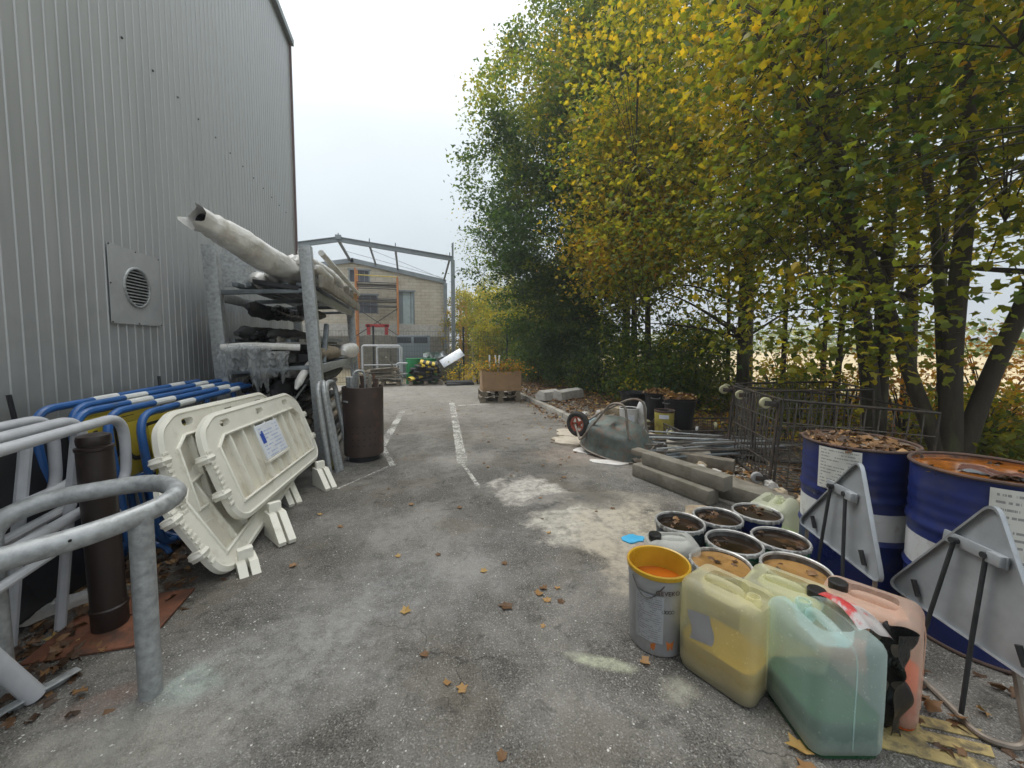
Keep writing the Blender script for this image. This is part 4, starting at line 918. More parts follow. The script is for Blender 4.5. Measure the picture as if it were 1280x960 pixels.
# cardboard box of cuttings on two pallets
for k in range(2):
    pt = thing('pallet', 'old pallet under the cardboard box' if k else 'old pallet on the ground, lower of the two under the cardboard box', 'pallet', (2.28, 10.15, .146 * k), (0, 0, 4 * k - 6)); pallet_parts(pt, 1.0 if k else 1.05, .8)
bx = thing('cardboard_box', 'brown open cardboard box stuffed with plant cuttings on pallets', 'box', (2.3, 10.15, .292), (0, 0, -4))
W, D, Hh = .98, .72, .5
for nm, vs in (('front', [(-W / 2, -D / 2, 0), (W / 2, -D / 2, 0), (W / 2 + .02, -D / 2 - .02, Hh), (-W / 2 - .02, -D / 2 - .02, Hh)]), ('back', [(-W / 2, D / 2, 0), (W / 2, D / 2, 0), (W / 2, D / 2, Hh), (-W / 2, D / 2, Hh)]), ('side', [(-W / 2, -D / 2, 0), (-W / 2, D / 2, 0), (-W / 2, D / 2, Hh), (-W / 2 - .02, -D / 2 - .02, Hh)]), ('side', [(W / 2, -D / 2, 0), (W / 2, D / 2, 0), (W / 2, D / 2, Hh), (W / 2 + .02, -D / 2 - .02, Hh)]), ('bottom', [(-W / 2, -D / 2, .01), (W / 2, -D / 2, .01), (W / 2, D / 2, .01), (-W / 2, D / 2, .01)])):
    a, b2, c, d2 = [Vector(p) for p in vs]; nr = (b2 - a).cross(d2 - a).normalized() * .008
    MB().add([p + nr * s for s in (0, 1) for p in (a, b2, c, d2)], [(0, 1, 2, 3), (7, 6, 5, 4), (0, 4, 5, 1), (1, 5, 6, 2), (2, 6, 7, 3), (3, 7, 4, 0)]).build(nm, 'cardboard', bx)
MB().box((0, 0, .2), (W - .03, D - .03, .36)).build('packed_fill', 'bed_earth', bx)
for i, (x, y) in enumerate(((2.05, 10.2), (2.22, 10.05), (2.27, 10.25))):
    one('white_stake', MB().box((0, 0, .3), (.035, .035, .62), bev=.004), 'white_paint', 'white stake standing in the cardboard box', 'stake', (x, y, .6), (random.uniform(-6, 6), random.uniform(-6, 6), 0), group='stakes in the cardboard box')

# ---------------------------------------------------------------- right hand side, middle distance
for i, (x, y, rz) in enumerate(((3.4, 9.35, -62), (3.78, 9.3, -55), (4.1, 9.5, -60))):
    one('concrete_block', MB().prism([[(-.17, 0), (.17, 0), (.13, .2), (-.05, .24), (-.17, .14)]], .62, MXZ), 'concrete_light', 'pale chamfered concrete kerb block on the leafy bed', 'block', (x, y, .1), (0, 0, rz), group='concrete blocks on the bed')
one('dark_board', MB().box((0, 0, 0), (.5, .3, .06), bev=.01), 'plank_dark', 'dark board under the pale concrete blocks', 'board', (3.38, 9.45, .1), (0, 6, 30))
# tubs
def tub(loc, r, h, label, full, ribs=24):
    t = thing('black_tub', label, 'tub', loc, (0, 0, random.uniform(0, 60)), group='black plastic tubs on the bed')
    b = MB(); prof = [(r * .78, 0), (r * .97, h * .93), (r * 1.05, h * .95), (r * 1.06, h), (r * .99, h), (r * .94, h * .93), (r * .76, .03), (0, .03)]
    b.lathe(prof, 48); b.v = [((x * (1 + .012 * (int(i % 48) % 4 < 2)), y * (1 + .012 * (int(i % 48) % 4 < 2)), z)) for i, (x, y, z) in enumerate(b.v)]
    b.build('shell', 'black_plastic', t)
    for s in (-1, 1): MB().tube(rpath([(s * r * 1.03, -.07, h * .88), (s * r * 1.14, -.07, h * .84), (s * r * 1.14, .07, h * .84), (s * r * 1.03, .07, h * .88)], .03), .012, 6).build('handle', 'black_plastic', t)
    if full: MB().lathe([(0, h * .97), (r * .9, h * .9)], 24).build('contents', 'bed_earth', t)
    return t
tub((4.28, 5.5, .07), .25, .55, 'ribbed black tub heaped with leaves beside the yellow pail', True)
tub((4.35, 6.15, .07), .25, .56, 'black tub heaped with leaves between the two other tubs', True)
tub((4.2, 6.75, .07), .25, .5, 'empty black tub beside the sandy boulder', False)
def pail(name, label, loc, r, h, shell, rim, fill, fz, rz=0, handle=None, group=None):
    t = thing(name, label, 'pail', loc, (0, 0, rz), group=group)
    MB().lathe([(0, .004), (r * .9, .004), (r * .92, .012), (r * .985, h * .82), (r * 1.0, h * .84), (r * .99, h * .86), (r, h - .012)], 40).build('shell', shell, t)
    MB().lathe([(r, h - .03), (r * 1.04, h - .025), (r * 1.05, h - .006), (r * 1.02, h), (r * .975, h - .004), (r * .965, h - .014)], 40).build('rim', rim, t)
    MB().lathe([(r * .965, h - .014), (r * .95, h * .7), (r * .91, .05)], 40).build('inner_wall', 'paint_ochre' if rim == 'paint_ochre' else 'pail_inner', t)
    if fill:
        b = MB(); b.lathe([(0, fz), (r * .5, fz), (r * .97, fz)], 32); b.build('contents', fill, t)
    if handle is not None:
        a = R(handle); pts = []
        for k in range(13):
            th = PI * k / 12; pts.append((r * 1.05 * math.cos(th), -r * 1.0 * math.sin(th) * .95, h - .05 + r * .25 * math.sin(th)))
        MB().tube([Matrix.Rotation(a, 4, 'Z') @ Vector(p) for p in pts], .0028, 6).build('bail_handle', 'wire_metal', t)
    return t
pw = pail('paint_pail', 'white paint pail with blue print behind the wheelbarrow', (3.5, 5.75, .07), .15, .38, 'pail_white', 'pail_white', 'sludge_tan', .3)
MB().grid(lambda u, v: (.1515 * math.cos(R(225 + 50 * u)), .1515 * math.sin(R(225 + 50 * u)), .12 + .16 * v), 8, 1).build('paper_label', 'board_print', pw)
one('grey_canister', MB().lathe([(0, 0), (.08, 0), (.085, .03), (.085, .36), (.05, .46), (.03, .48), (0, .48)], 20), 'pail_white', 'grey white canister standing beside the white pail', 'canister', (3.72, 5.72, .07))
py = pail('paint_pail', 'yellow paint pail with dark lettering in front of the black tubs', (3.78, 5.2, .07), .145, .42, 'pail_yellow', 'rust_dark', 'sludge_dark', .34)
MB().grid(lambda u, v: (.1475 * math.cos(R(205 + 55 * u)), .1475 * math.sin(R(205 + 55 * u)), .3 + .06 * v), 8, 1).build('printed_band', 'board_print', py)
def rock(name, loc, sz, m, label, cat, seed, rz=0):
    bm = bmesh.new(); bmesh.ops.create_icosphere(bm, subdivisions=3, radius=.5); cell = mnoise.cell_vector(Vector((seed, 2, 3)))
    for q in bm.verts:
        c = q.co * 2; k = 1 + .4 * mnoise.noise(c * 1.3 + Vector((seed, 0, 0))) + .25 * mnoise.noise(c * 2.6 + Vector((0, seed, 0))) + .08 * mnoise.noise(c * 8); k = min(k, .62 / max(abs(q.co.x), abs(q.co.y), abs(q.co.z)) * .72)
        q.co = Vector((q.co.x * sz[0] * k, q.co.y * sz[1] * k, q.co.z * sz[2] * k))
    bm.verts.index_update(); b = MB().add([q.co[:] for q in bm.verts], [[q.index for q in f.verts] for f in bm.faces]); bm.free()
    return one(name, b, m, label, cat, (loc[0], loc[1], loc[2] + sz[2] * .42), (0, 0, rz), smooth=40)
rock('boulder', (3.75, 6.6, .05), (.55, .4, .32), 'stone', 'sandy boulder beside the empty black tub', 'stone', 3)
rock('boulder', (2.28, 2.62, .0), (.34, .22, .2), 'stone', 'flat brown stone lump behind the dark paint pails', 'stone', 5, -25)
rock('boulder', (1.98, 2.45, .0), (.2, .16, .16), 'stone', 'small brown stone beside the flat stone lump', 'stone', 8, 10)
for i in range(9): rock('rubble_stone', (3.2 + random.uniform(-.05, .5), 5.9 + random.uniform(-.2, 1.3), .05), [random.uniform(.1, .2) for _ in range(3)], 'concrete_light' if i % 3 else 'stone', 'small rubble stone in the heap behind the upturned wheelbarrow', 'stone', i * 2.3)['group'] = 'rubble stones behind the wheelbarrow'
one('blue_rag', MB().grid(lambda u, v: (.5 * (u - .5), .4 * (v - .5), .1 + .1 * mnoise.noise(Vector((u * 4, v * 4, 2))) + .05 * mnoise.noise(Vector((u * 9, v * 9, 5)))), 20, 16), 'blue_rag', 'pale blue crumpled net behind the wheelbarrow wheel', 'net', (3.12, 6.15, .04), (0, 0, 30), smooth=60)

# ---------------------------------------------------------------- overturned wheelbarrow (local: x = towards wheel, upside down)
wbw = thing('wheelbarrow', 'overturned green metal wheelbarrow with a red hubbed wheel', 'wheelbarrow', (2.7, 4.74, 0), (0, 0, 122))
def trayf(u, v):
    # inverted pan: rim on the ground, floor on top
    a = 2 * PI * u; cx, cy = math.cos(a), math.sin(a); e2 = .6
    X = math.copysign(abs(cx) ** e2, cx); Y = math.copysign(abs(cy) ** e2, cy)
    k = [1.03, 1.0, .86, .74, .62, .3, 0][v]; z = [.03, .035, .17, .29, .34, .355, .36][v]
    front = max(0, X)
    return (X * .47 * k + .0, Y * .33 * k * (1 - .25 * front * (1 if v > 0 else .6)), z - .05 * max(0, -X) * (v > 2))
b = MB(); NU = 40
b.add([trayf(i / NU, v) for v in range(7) for i in range(NU)], [(v * NU + i, v * NU + (i + 1) % NU, (v + 1) * NU + (i + 1) % NU, (v + 1) * NU + i) for v in range(6) for i in range(NU)])
tr = b.build('tray', 'tray_green', wbw, 85); tr.rotation_euler = (R(-24), R(-4), 0); tr.location = (0, 0, .13)
MB().tube([Vector(trayf(i / NU, 0)) for i in range(NU)], .012, 8, closed=True).build('tray_rim', 'tube_worn', tr)
for s in (-1, 1):
    MB().tube(rpath([(.62, s * .07, .33), (.5, s * .16, .3 - .1 * s), (.42, s * .24, .32 - .16 * s), (-.06, s * .26, .74), (-.26, s * .26, .74), (-.3, s * .26, .38), (-.34, s * .26, .3)], .11, 6), .016, 10).build('frame_tube', 'tube_worn', wbw)
MB().tube([(.62, -.1, .33), (.62, .1, .33)], .01, 8).build('axle', 'tube_worn', wbw)
wh = bpy.data.objects.new('wheel', None); COL.objects.link(wh); wh.parent = wbw; wh.location = (.62, 0, .33); wh.rotation_euler = (R(90), 0, 0)
MB().tube([(.145 * math.cos(2 * PI * k / 36), .145 * math.sin(2 * PI * k / 36), 0) for k in range(36)], .045, 12, closed=True).build('tyre', 'tyre', wh)
hb = MB().lathe([(.115, -.03), (.108, .03), (.1, .032), (.1, -.032), (.115, -.03)], 32); hb.lathe([(.03, -.045), (.035, 0), (.03, .045), (0, .05)], 16)
hb.build('rim', 'hub_red', wh)
for k in range(5): MB().box((.065, 0, 0), (.08, .03, .02), Matrix.Rotation(2 * PI * k / 5, 4, 'Z'), bev=.005).build('spoke', 'hub_red', wh)
# paint sheets and slabs under it
def flat_blob(name, loc, rx, ry, th, m, label, cat, seed, rz=0):
    N = 40; pts = []
    for k in range(N):
        a = 2 * PI * k / N; rr = 1 + .35 * mnoise.noise(Vector((math.cos(a) * 1.5, math.sin(a) * 1.5, seed))) + .15 * mnoise.noise(Vector((math.cos(a) * 5, math.sin(a) * 5, seed)))
        pts.append((rx * rr * math.cos(a), ry * rr * math.sin(a)))
    return one(name, MB().prism([pts], th), m, label, cat, (loc[0], loc[1], loc[2] + th / 2), (0, 0, rz))
flat_blob('dried_paint', (2.42, 4.42, .001), .26, .09, .012, 'paint_dry_white', 'white crust of dried paint beside the wheelbarrow rim', 'paint crust', 3, -30)
flat_blob('dried_paint', (2.42, 5.0, .001), .2, .2, .014, 'paint_dry_white', 'white crust of dried paint below the wheelbarrow wheel', 'paint crust', 7, 20)
flat_blob('pale_slab', (2.4, 5.55, .001), .3, .28, .03, 'slab_pale', 'broken pale slab lying flat beside the wheelbarrow wheel', 'slab', 12)
flat_blob('pale_slab', (2.55, 6.0, .001), .22, .25, .035, 'slab_pale', 'broken pale slab against the kerb beyond the wheelbarrow', 'slab', 15)
one('pale_plank', MB().box((0, 0, 0), (.85, .16, .03), bev=.006), 'slab_pale', 'pale splintered plank sloping down from behind the wheelbarrow', 'plank', (3.35, 4.75, .2), (0, 10, -38))
one('dirty_sheet', MB().grid(lambda u, v: (1.1 * (u - .5), .7 * (v - .5), .06 + .06 * mnoise.noise(Vector((u * 4, v * 4, 1))) + .05 * mnoise.noise(Vector((u * 10, v * 9, 4)))), 26, 20), 'cloth_dirty', 'dirty crumpled sacking between the wheelbarrow and the steel bars', 'sheet', (3.25, 4.3, .02), (0, 0, -20), smooth=60)
# ---------------------------------------------------------------- wire roll cage tipped on its side
def wire_panel(o, e1, e2, n1, n2, r=.0058, r2=None):
    b = MB(); o, e1, e2 = Vector(o), Vector(e1), Vector(e2)
    for k in range(n1 + 1): b.tube([o + e1 * (k / n1), o + e1 * (k / n1) + e2], r, 5)
    for k in range(n2 + 1): b.tube([o + e2 * (k / n2), o + e2 * (k / n2) + e1], r2 or r, 5)
    return b
def caster(parent, loc, m, rot=(0, 0, 0)):
    c = bpy.data.objects.new('caster', None); COL.objects.link(c); c.parent = parent; c.location = loc; c.rotation_euler = [R(a) for a in rot]
    MB().lathe([(0, -.018), (.02, -.02), (.05, -.018), (.056, -.01), (.056, .01), (.05, .018), (.02, .02), (0, .018)], 20, Matrix.Rotation(R(90), 4, 'X')).build('wheel', m, c)
    MB().box((.035, .028, 0), (.11, .005, .05), bev=.002).box((.035, -.028, 0), (.11, .005, .05), bev=.002).box((.09, 0, 0), (.012, .07, .07), bev=.004).build('fork', 'wire_dark', c)
    return c
def cage(label, loc, rz, ry, X, Y, Z, group=None, name='roll_cage', open_top=True):
    t = thing(name, label, 'cage', loc, (0, ry, rz), group=group)
    fr = MB()
    for y in (0, Y):
        for z in (0, Z): fr.tube([(0, y, z), (X, y, z)], .014, 8)
    for x in (0, X):
        fr.tube([(x, 0, 0), (x, Y, 0), (x, Y, Z), (x, 0, Z)], .013, 8, closed=True)
    fr.build('frame', 'wire_dark', t)
    wire_panel((0, 0, 0), (0, Y, 0), (0, 0, Z), int(Y / .085), 4).build('wire_base', 'wire_metal', t)
    wire_panel((0, 0, 0), (X, 0, 0), (0, 0, Z), int(X / .11), 4).build('wire_side', 'wire_metal', t)
    wire_panel((0, Y, 0), (X, 0, 0), (0, 0, Z), int(X / .075), 4).build('wire_side', 'wire_metal', t)
    wire_panel((0, 0, .02), (X, 0, 0), (0, Y, 0), 12, 14).build('wire_side', 'wire_metal', t)
    for y in (.06, Y - .06):
        MB().box((-.012, y, Z / 2), (.012, .05, Z), bev=.003).build('base_rail', 'wire_dark', t)
        caster(t, (-.13, y, Z - .05), 'rubber_cream'); caster(t, (-.13, y, .07), 'caster_grey')
    return t
cage('tall wire roll cage tipped on its side behind the blue drums', (3.45, 3.02, .08), -24.7, 4, 1.3, 1.28, .88)
cage('second wire roll cage nested askew behind the tipped one', (4.0, 3.75, .1), -33, -3, 1.15, .95, .84)
fl = cage('wire roll cage lying flat among the steel bars behind the tipped cage', (3.6, 4.55, .1), -10, 0, 1.5, .9, .2)
for x, y in ((3.9, 5.0), (4.15, 4.85), (4.45, 4.95)): pass
for i, (x, y, z, m) in enumerate(((3.72, 4.98, .2, 'caster_grey'), (3.55, 4.72, .22, 'pail_white'), (4.05, 4.8, .24, 'caster_grey'), (4.5, 4.95, .25, 'rubber_cream'))):
    o = thing('caster', ['grey caster wheel upright at the near tub', 'white caster wheel beside the steel bars', 'grey caster wheel among the steel bar ends', 'cream caster wheel beyond the steel bars'][i], 'caster', (x, y, z), (0, 90, 20 * i))
    MB().lathe([(0, -.02), (.03, -.022), (.055, -.018), (.06, 0), (.055, .018), (.03, .022), (0, .02)], 20, Matrix.Rotation(R(90), 4, 'X')).build('wheel', m, o)
    del o['label'], o['category']; bpy.context.view_layer.update(); o.parent = fl; o.matrix_parent_inverse = fl.matrix_world.inverted()
    MB().box((.05, .03, 0), (.14, .005, .05)).box((.05, -.03, 0), (.14, .005, .05)).box((.12, 0, 0), (.012, .07, .07)).build('fork', 'wire_dark', o)
random.seed(9)
for i in range(40):
    a = R(random.gauss(-14, 11)); L = random.uniform(1.1, 1.7); c = Vector((3.55 + random.uniform(-.1, .35), 4.15 + random.uniform(-.28, .3), .14 + random.uniform(0, .14)))
    dv = Vector((math.cos(a), math.sin(a), random.uniform(-.04, .06))) * L / 2
    one('steel_bar', MB().tube([c - dv, c + dv], random.uniform(.008, .016), 7), random.choice(('galv', 'galv_dark', 'wire_metal')), 'thin steel bar in the heap between wheelbarrow and roll cage', 'bar', group='steel bars heaped on the ground')
# concrete beams and planks
def beam(label, a, b2, w2, h, m, z, cat='beam', name='concrete_beam', chip=False, bev=.015):
    a = Vector((*a, 0)); b2 = Vector((*b2, 0)); L = (b2 - a).length; rz = math.degrees(math.atan2(b2.y - a.y, b2.x - a.x))
    q = MB().box((0, 0, 0), (L, w2, h), bev=bev)
    c = (a + b2) / 2; return one(name, q, m, label, cat, (c.x, c.y, z + h / 2), (0, 0, rz))
beam('lower concrete kerb beam lying beside the tarmac edge', (2.5, 3.92), (2.72, 2.98), .15, .145, 'concrete', 0)
beam('upper concrete kerb beam with a broken end, resting on the lower one', (2.58, 3.86), (2.82, 2.92), .15, .14, 'concrete', .146)
beam('concrete beam half hidden behind the stacked pair', (2.9, 3.4), (3.2, 2.62), .2, .15, 'concrete', 0)
o = beam('long dark timber plank lying across the concrete beams', (2.64, 4.2), (3.25, 2.85), .15, .06, 'plank_dark', .12, 'plank', 'timber_plank', bev=.006); o.rotation_euler[1] = R(4)
beam('short grey timber offcut under the roll cage', (3.15, 4.0), (3.5, 3.55), .12, .12, 'plank_dark', .08, 'timber', 'timber_offcut', bev=.006)
one('timber_offcut', MB().box((0, 0, 0), (.5, .3, .03), bev=.005), 'wood_grey', 'grey board leaning by the foot of the roll cage', 'board', (3.3, 4.05, .2), (12, 8, -30))
for i in range(14): rock('rubble_stone', (3.0 + random.uniform(0, .6), 2.6 + random.uniform(0, 1.3), .03), [random.uniform(.08, .18)] * 3, 'concrete_light' if i % 2 else 'stone', ('grey' if i % 2 else 'brown') + ' rubble stone behind the concrete beams', 'stone', i * 1.7)['group'] = 'rubble under the roll cage'

# ---------------------------------------------------------------- blue drums
def blue_drum(label, loc, rz, fill, lab_a, lab_span, lab_z):
    t = drum('steel_drum', label, loc, [('lower_shell', 0.0, .34, 'drum_blue'), ('white_band', .34, .5, 'drum_white'), ('upper_shell', .5, .875, 'drum_blue')], rz=rz)
    MB().tube([(.288 * math.cos(2 * PI * k / 48), .288 * math.sin(2 * PI * k / 48), .875) for k in range(48)], .009, 8, closed=True).build('top_rim', 'rust_dark', t)
    MB().tube([(.286 * math.cos(2 * PI * k / 48), .286 * math.sin(2 * PI * k / 48), .01) for k in range(48)], .009, 8, closed=True).build('bottom_rim', 'rust_dark', t)
    MB().lathe([(.284, .87), (.28, .855), (0, .855)], 48).build('lid', fill, t)
    a0, sp = lab_a, lab_span
    MB().grid(lambda u, v: (.2975 * math.cos(R(a0 + sp * u)), .2975 * math.sin(R(a0 + sp * u)), lab_z[0] + (lab_z[1] - lab_z[0]) * v), 12, 1).build('paper_label', 'drum_label', t)
    return t
blue_drum('blue drum with a white paper label, its lid covered with dry leaves', (2.8, 1.86, 0), 0, 'cloth_dirty', 176, 42, (.6, .86))
blue_drum('blue drum brimming with rusty orange water beside the big triangular sign back', (2.82, 1.27, 0), 0, 'rust_water', 205, 60, (.42, .85))
one('rotten_cloth', MB().grid(lambda u, v: (.26 * (u - .5), .12 * (v - .5), .012 + .02 * mnoise.noise(Vector((u * 5, v * 4, 2))) + .01 * math.sin(u * 9)), 18, 10), 'liq_brown', 'soaked purple brown cloth floating in the rusty drum', 'cloth', (2.78, 1.22, .858), (0, 0, -70), smooth=60)

# ---------------------------------------------------------------- triangular road signs seen from behind
def tri_sign(label, Lp, Rp, Ap, struts, feet):
    t = thing('road_sign', label, 'sign', (0, 0, 0))
    Lp, Rp, Ap = Vector(Lp), Vector(Rp), Vector(Ap); mid = (Lp + Rp) / 2
    e1 = (Rp - Lp).normalized(); e2 = (Ap - mid); e2 = (e2 - e1 * e2.dot(e1)).normalized(); nr = e1.cross(e2)
    if nr.dot(-mid) < 0: nr = -nr
    M = Matrix((( e1.x, e2.x, nr.x, mid.x), (e1.y, e2.y, nr.y, mid.y), (e1.z, e2.z, nr.z, mid.z), (0, 0, 0, 1)))
    tri = [(M.inverted() @ p).to_2d() for p in (Lp, Rp, Ap)]
    if (tri[1] - tri[0]).cross(tri[2] - tri[0]) < 0: tri = tri[::-1]
    ol = rpath([Vector((p.x, p.y, 0)) for p in tri], .07, 7, True); ol2 = [(p.x, p.y) for p in ol]
    MB().prism([ol2], .003, M).build('plate', 'sign_back', t)
    MB().prism([[(p[0] * .985, p[1] * .985 + .003) for p in ol2]], .001, M @ Matrix.Translation((0, 0, -.0035))).build('front_face', 'white_paint', t)
    # folded edge standing up towards the viewer
    n = len(ol); cen = (tri[0] + tri[1] + tri[2]) / 3
    inn = [(cen.x + (p[0] - cen.x) * .962, cen.y + (p[1] - cen.y) * .962) for p in ol2]
    vs = [(p[0], p[1], .0) for p in ol2] + [(p[0], p[1], .02) for p in ol2] + [(p[0], p[1], .018) for p in inn]
    MB().add(vs, [(i, (i + 1) % n, n + (i + 1) % n, n + i) for i in range(n)] + [(n + i, n + (i + 1) % n, 2 * n + (i + 1) % n, 2 * n + i) for i in range(n)], M).build('folded_edge', 'sign_back', t, 30)
    k = (struts[0][0] + struts[1][0]) / 2; zb = struts[0][1]
    MB().box((k, zb, .012), (abs(struts[1][0] - struts[0][0]) + .12, .05, .012), M, bev=.004).box((struts[1][0] + .03, zb, .025), (.05, .045, .03), M, bev=.004).build('bracket', 'sign_back', t)
    for (x, y), foot in zip(struts, feet):
        p = M @ Vector((x, y, .03)); MB().tube([p, p.lerp(Vector(foot), .5) + nr * .004, Vector(foot)], .0085, 8).build('strut', 'strut_black', t)
        MB().tube([M @ Vector((x, y, .005)), M @ Vector((x, y, .045))], .013, 10).build('pivot', 'strut_black', t)
    for s in (-1, 1): MB().tube([M @ Vector((s * .2 + .02, .035, .012)), M @ Vector((s * .2 - .005, .1, .022))], .011, 8).build('clip', 'strut_black', t)
    return t, M
s1, M1 = tri_sign('smaller grey back of a triangular road sign standing before the labelled drum', (2.41, 1.91, .36), (2.14, 1.27, .36), (2.3, 1.5, .9), ((-.08, .33), (.04, .33)), ((2.2, 1.65, .0), (2.1, 1.42, .0)))
MB().tube(rpath([(2.22, 1.7, .008), (2.06, 1.38, .008), (2.2, 1.3, .008), (2.36, 1.62, .008)], .05, 4, True), .01, 8, closed=True).build('foot_frame', 'tube_worn', s1)
for p in ((2.385, 1.84, .36), (2.165, 1.33, .36)): MB().tube([p, (p[0] - .05, p[1] - .02, 0)], .01, 8).build('foot_leg', 'tube_worn', s1)
s2, M2 = tri_sign('large grey back of a triangular road sign before the rusty water drum', (2.31, 1.36, .3), (2.1, .72, .3), (2.27, .99, .88), ((-.07, .36), (.05, .36)), ((2.14, 1.16, .01), (2.11, .98, .01)))
MB().tube(rpath([(2.24, 1.28, .015), (2.12, 1.0, .015), (2.06, .9, .015), (2.16, .82, .02), (2.22, .9, .3)], .06, 6), .012, 8).build('foot_frame', 'tube_worn', s2)
MB().tube([(2.28, 1.28, .3), (2.18, 1.17, .012)], .011, 8).build('foot_leg', 'tube_worn', s2)

# ---------------------------------------------------------------- paint pails
GP = 'open paint pails on the tarmac'
pl_ = [((1.66, 2.1, 0), 'pail_dark', 'sludge_dark', 'dark pail of black sludge nearest the blue lid', None),
       ((1.95, 2.1, 0), 'pail_dark', 'sludge_dark', 'dark pail of black sludge in front of the flat stone lump', None),
       ((2.26, 2.09, 0), 'drum_blue', 'sludge_dark', 'navy pail of murky sludge beside the pale jerrycan', None),
       ((1.79, 1.8, 0), 'pail_green', 'sludge_dark', 'green pail of dark sludge with its wire handle raised across the rim', 150),
       ((2.08, 1.76, 0), 'pail_green', 'sludge_dark', 'pail of wet dark leaves standing before the smaller sign back', None),
       ((1.55, 1.64, 0), 'pail_silver', 'sludge_tan', 'pail of tan liquid behind the near yellow jerrycan', None),
       ((1.88, 1.5, 0), 'pail_silver', 'sludge_tan', 'silver pail of brown water and leaves behind the pink jerrycan', 20)]
for i, (loc, sh, fill, lab, hd) in enumerate(pl_):
    r_ = .15 if i == 6 else .143
    t = pail('paint_pail', lab, loc, r_, .37, sh, 'pail_rim', fill, .33 + .01 * (i % 3), handle=hd, rz=i * 40)
    for k in range(22):
        a = 2 * PI * k / 22; MB().box((0, 0, 0), (.006, .014, .022), bev=.002).build('crimp_lug', 'pail_rim', t).matrix_basis = Matrix.Rotation(a, 4, 'Z') @ Matrix.Translation((r_ * 1.045, 0, .352))
gv = pail('paint_pail', 'silver paint pail with red lettering, holding bright orange paint', (1.2, 1.67, 0), .146, .41, 'pail_silver', 'paint_ochre', 'paint_orange', .3, handle=None)
aL = math.atan2(-1.67, -1.2)      # towards the yard
bend_text('GEVEKO', .03, .1445, .325, aL + .34, 'lettering', 'rust_dark', gv)
MB().grid(lambda u, v: ((.137 + .0095 * v + .0012) * math.cos(aL - .75 + .95 * u), (.137 + .0095 * v + .0012) * math.sin(aL - .75 + .95 * u), .07 + .24 * v), 12, 1).build('printed_panel', 'pail_label', gv)
for k in range(4):
    a = aL + .2 + k * .1; M = Matrix.Rotation(a, 4, 'Z') @ Matrix.Translation((.1442, 0, .235)) @ Matrix.Rotation(R(90), 4, 'Y')
    MB().tube([M @ Vector((.0075 * math.cos(x * PI / 6), .0075 * math.sin(x * PI / 6), 0)) for x in range(12)], .0012, 4, closed=True).build('printed_symbol', 'black_print', gv)
MB().grid(lambda u, v: ((.1335 + .003 * v) * math.cos(aL - .2 + 1.5 * u), (.1335 + .003 * v) * math.sin(aL - .2 + 1.5 * u), .01 + (.05 + .04 * math.sin(u * 7) ** 2 + .035 * u) * v), 24, 2).build('paint_drip', 'orange_drip', gv)
pts = [((.15) * math.cos(aL - .9 + 1.1 * k / 12), (.15) * math.sin(aL - .9 + 1.1 * k / 12), .365 - .075 * math.sin(PI * k / 12)) for k in range(13)]
MB().tube(pts, .0022, 6).build('bail_handle', 'wire_metal', gv)

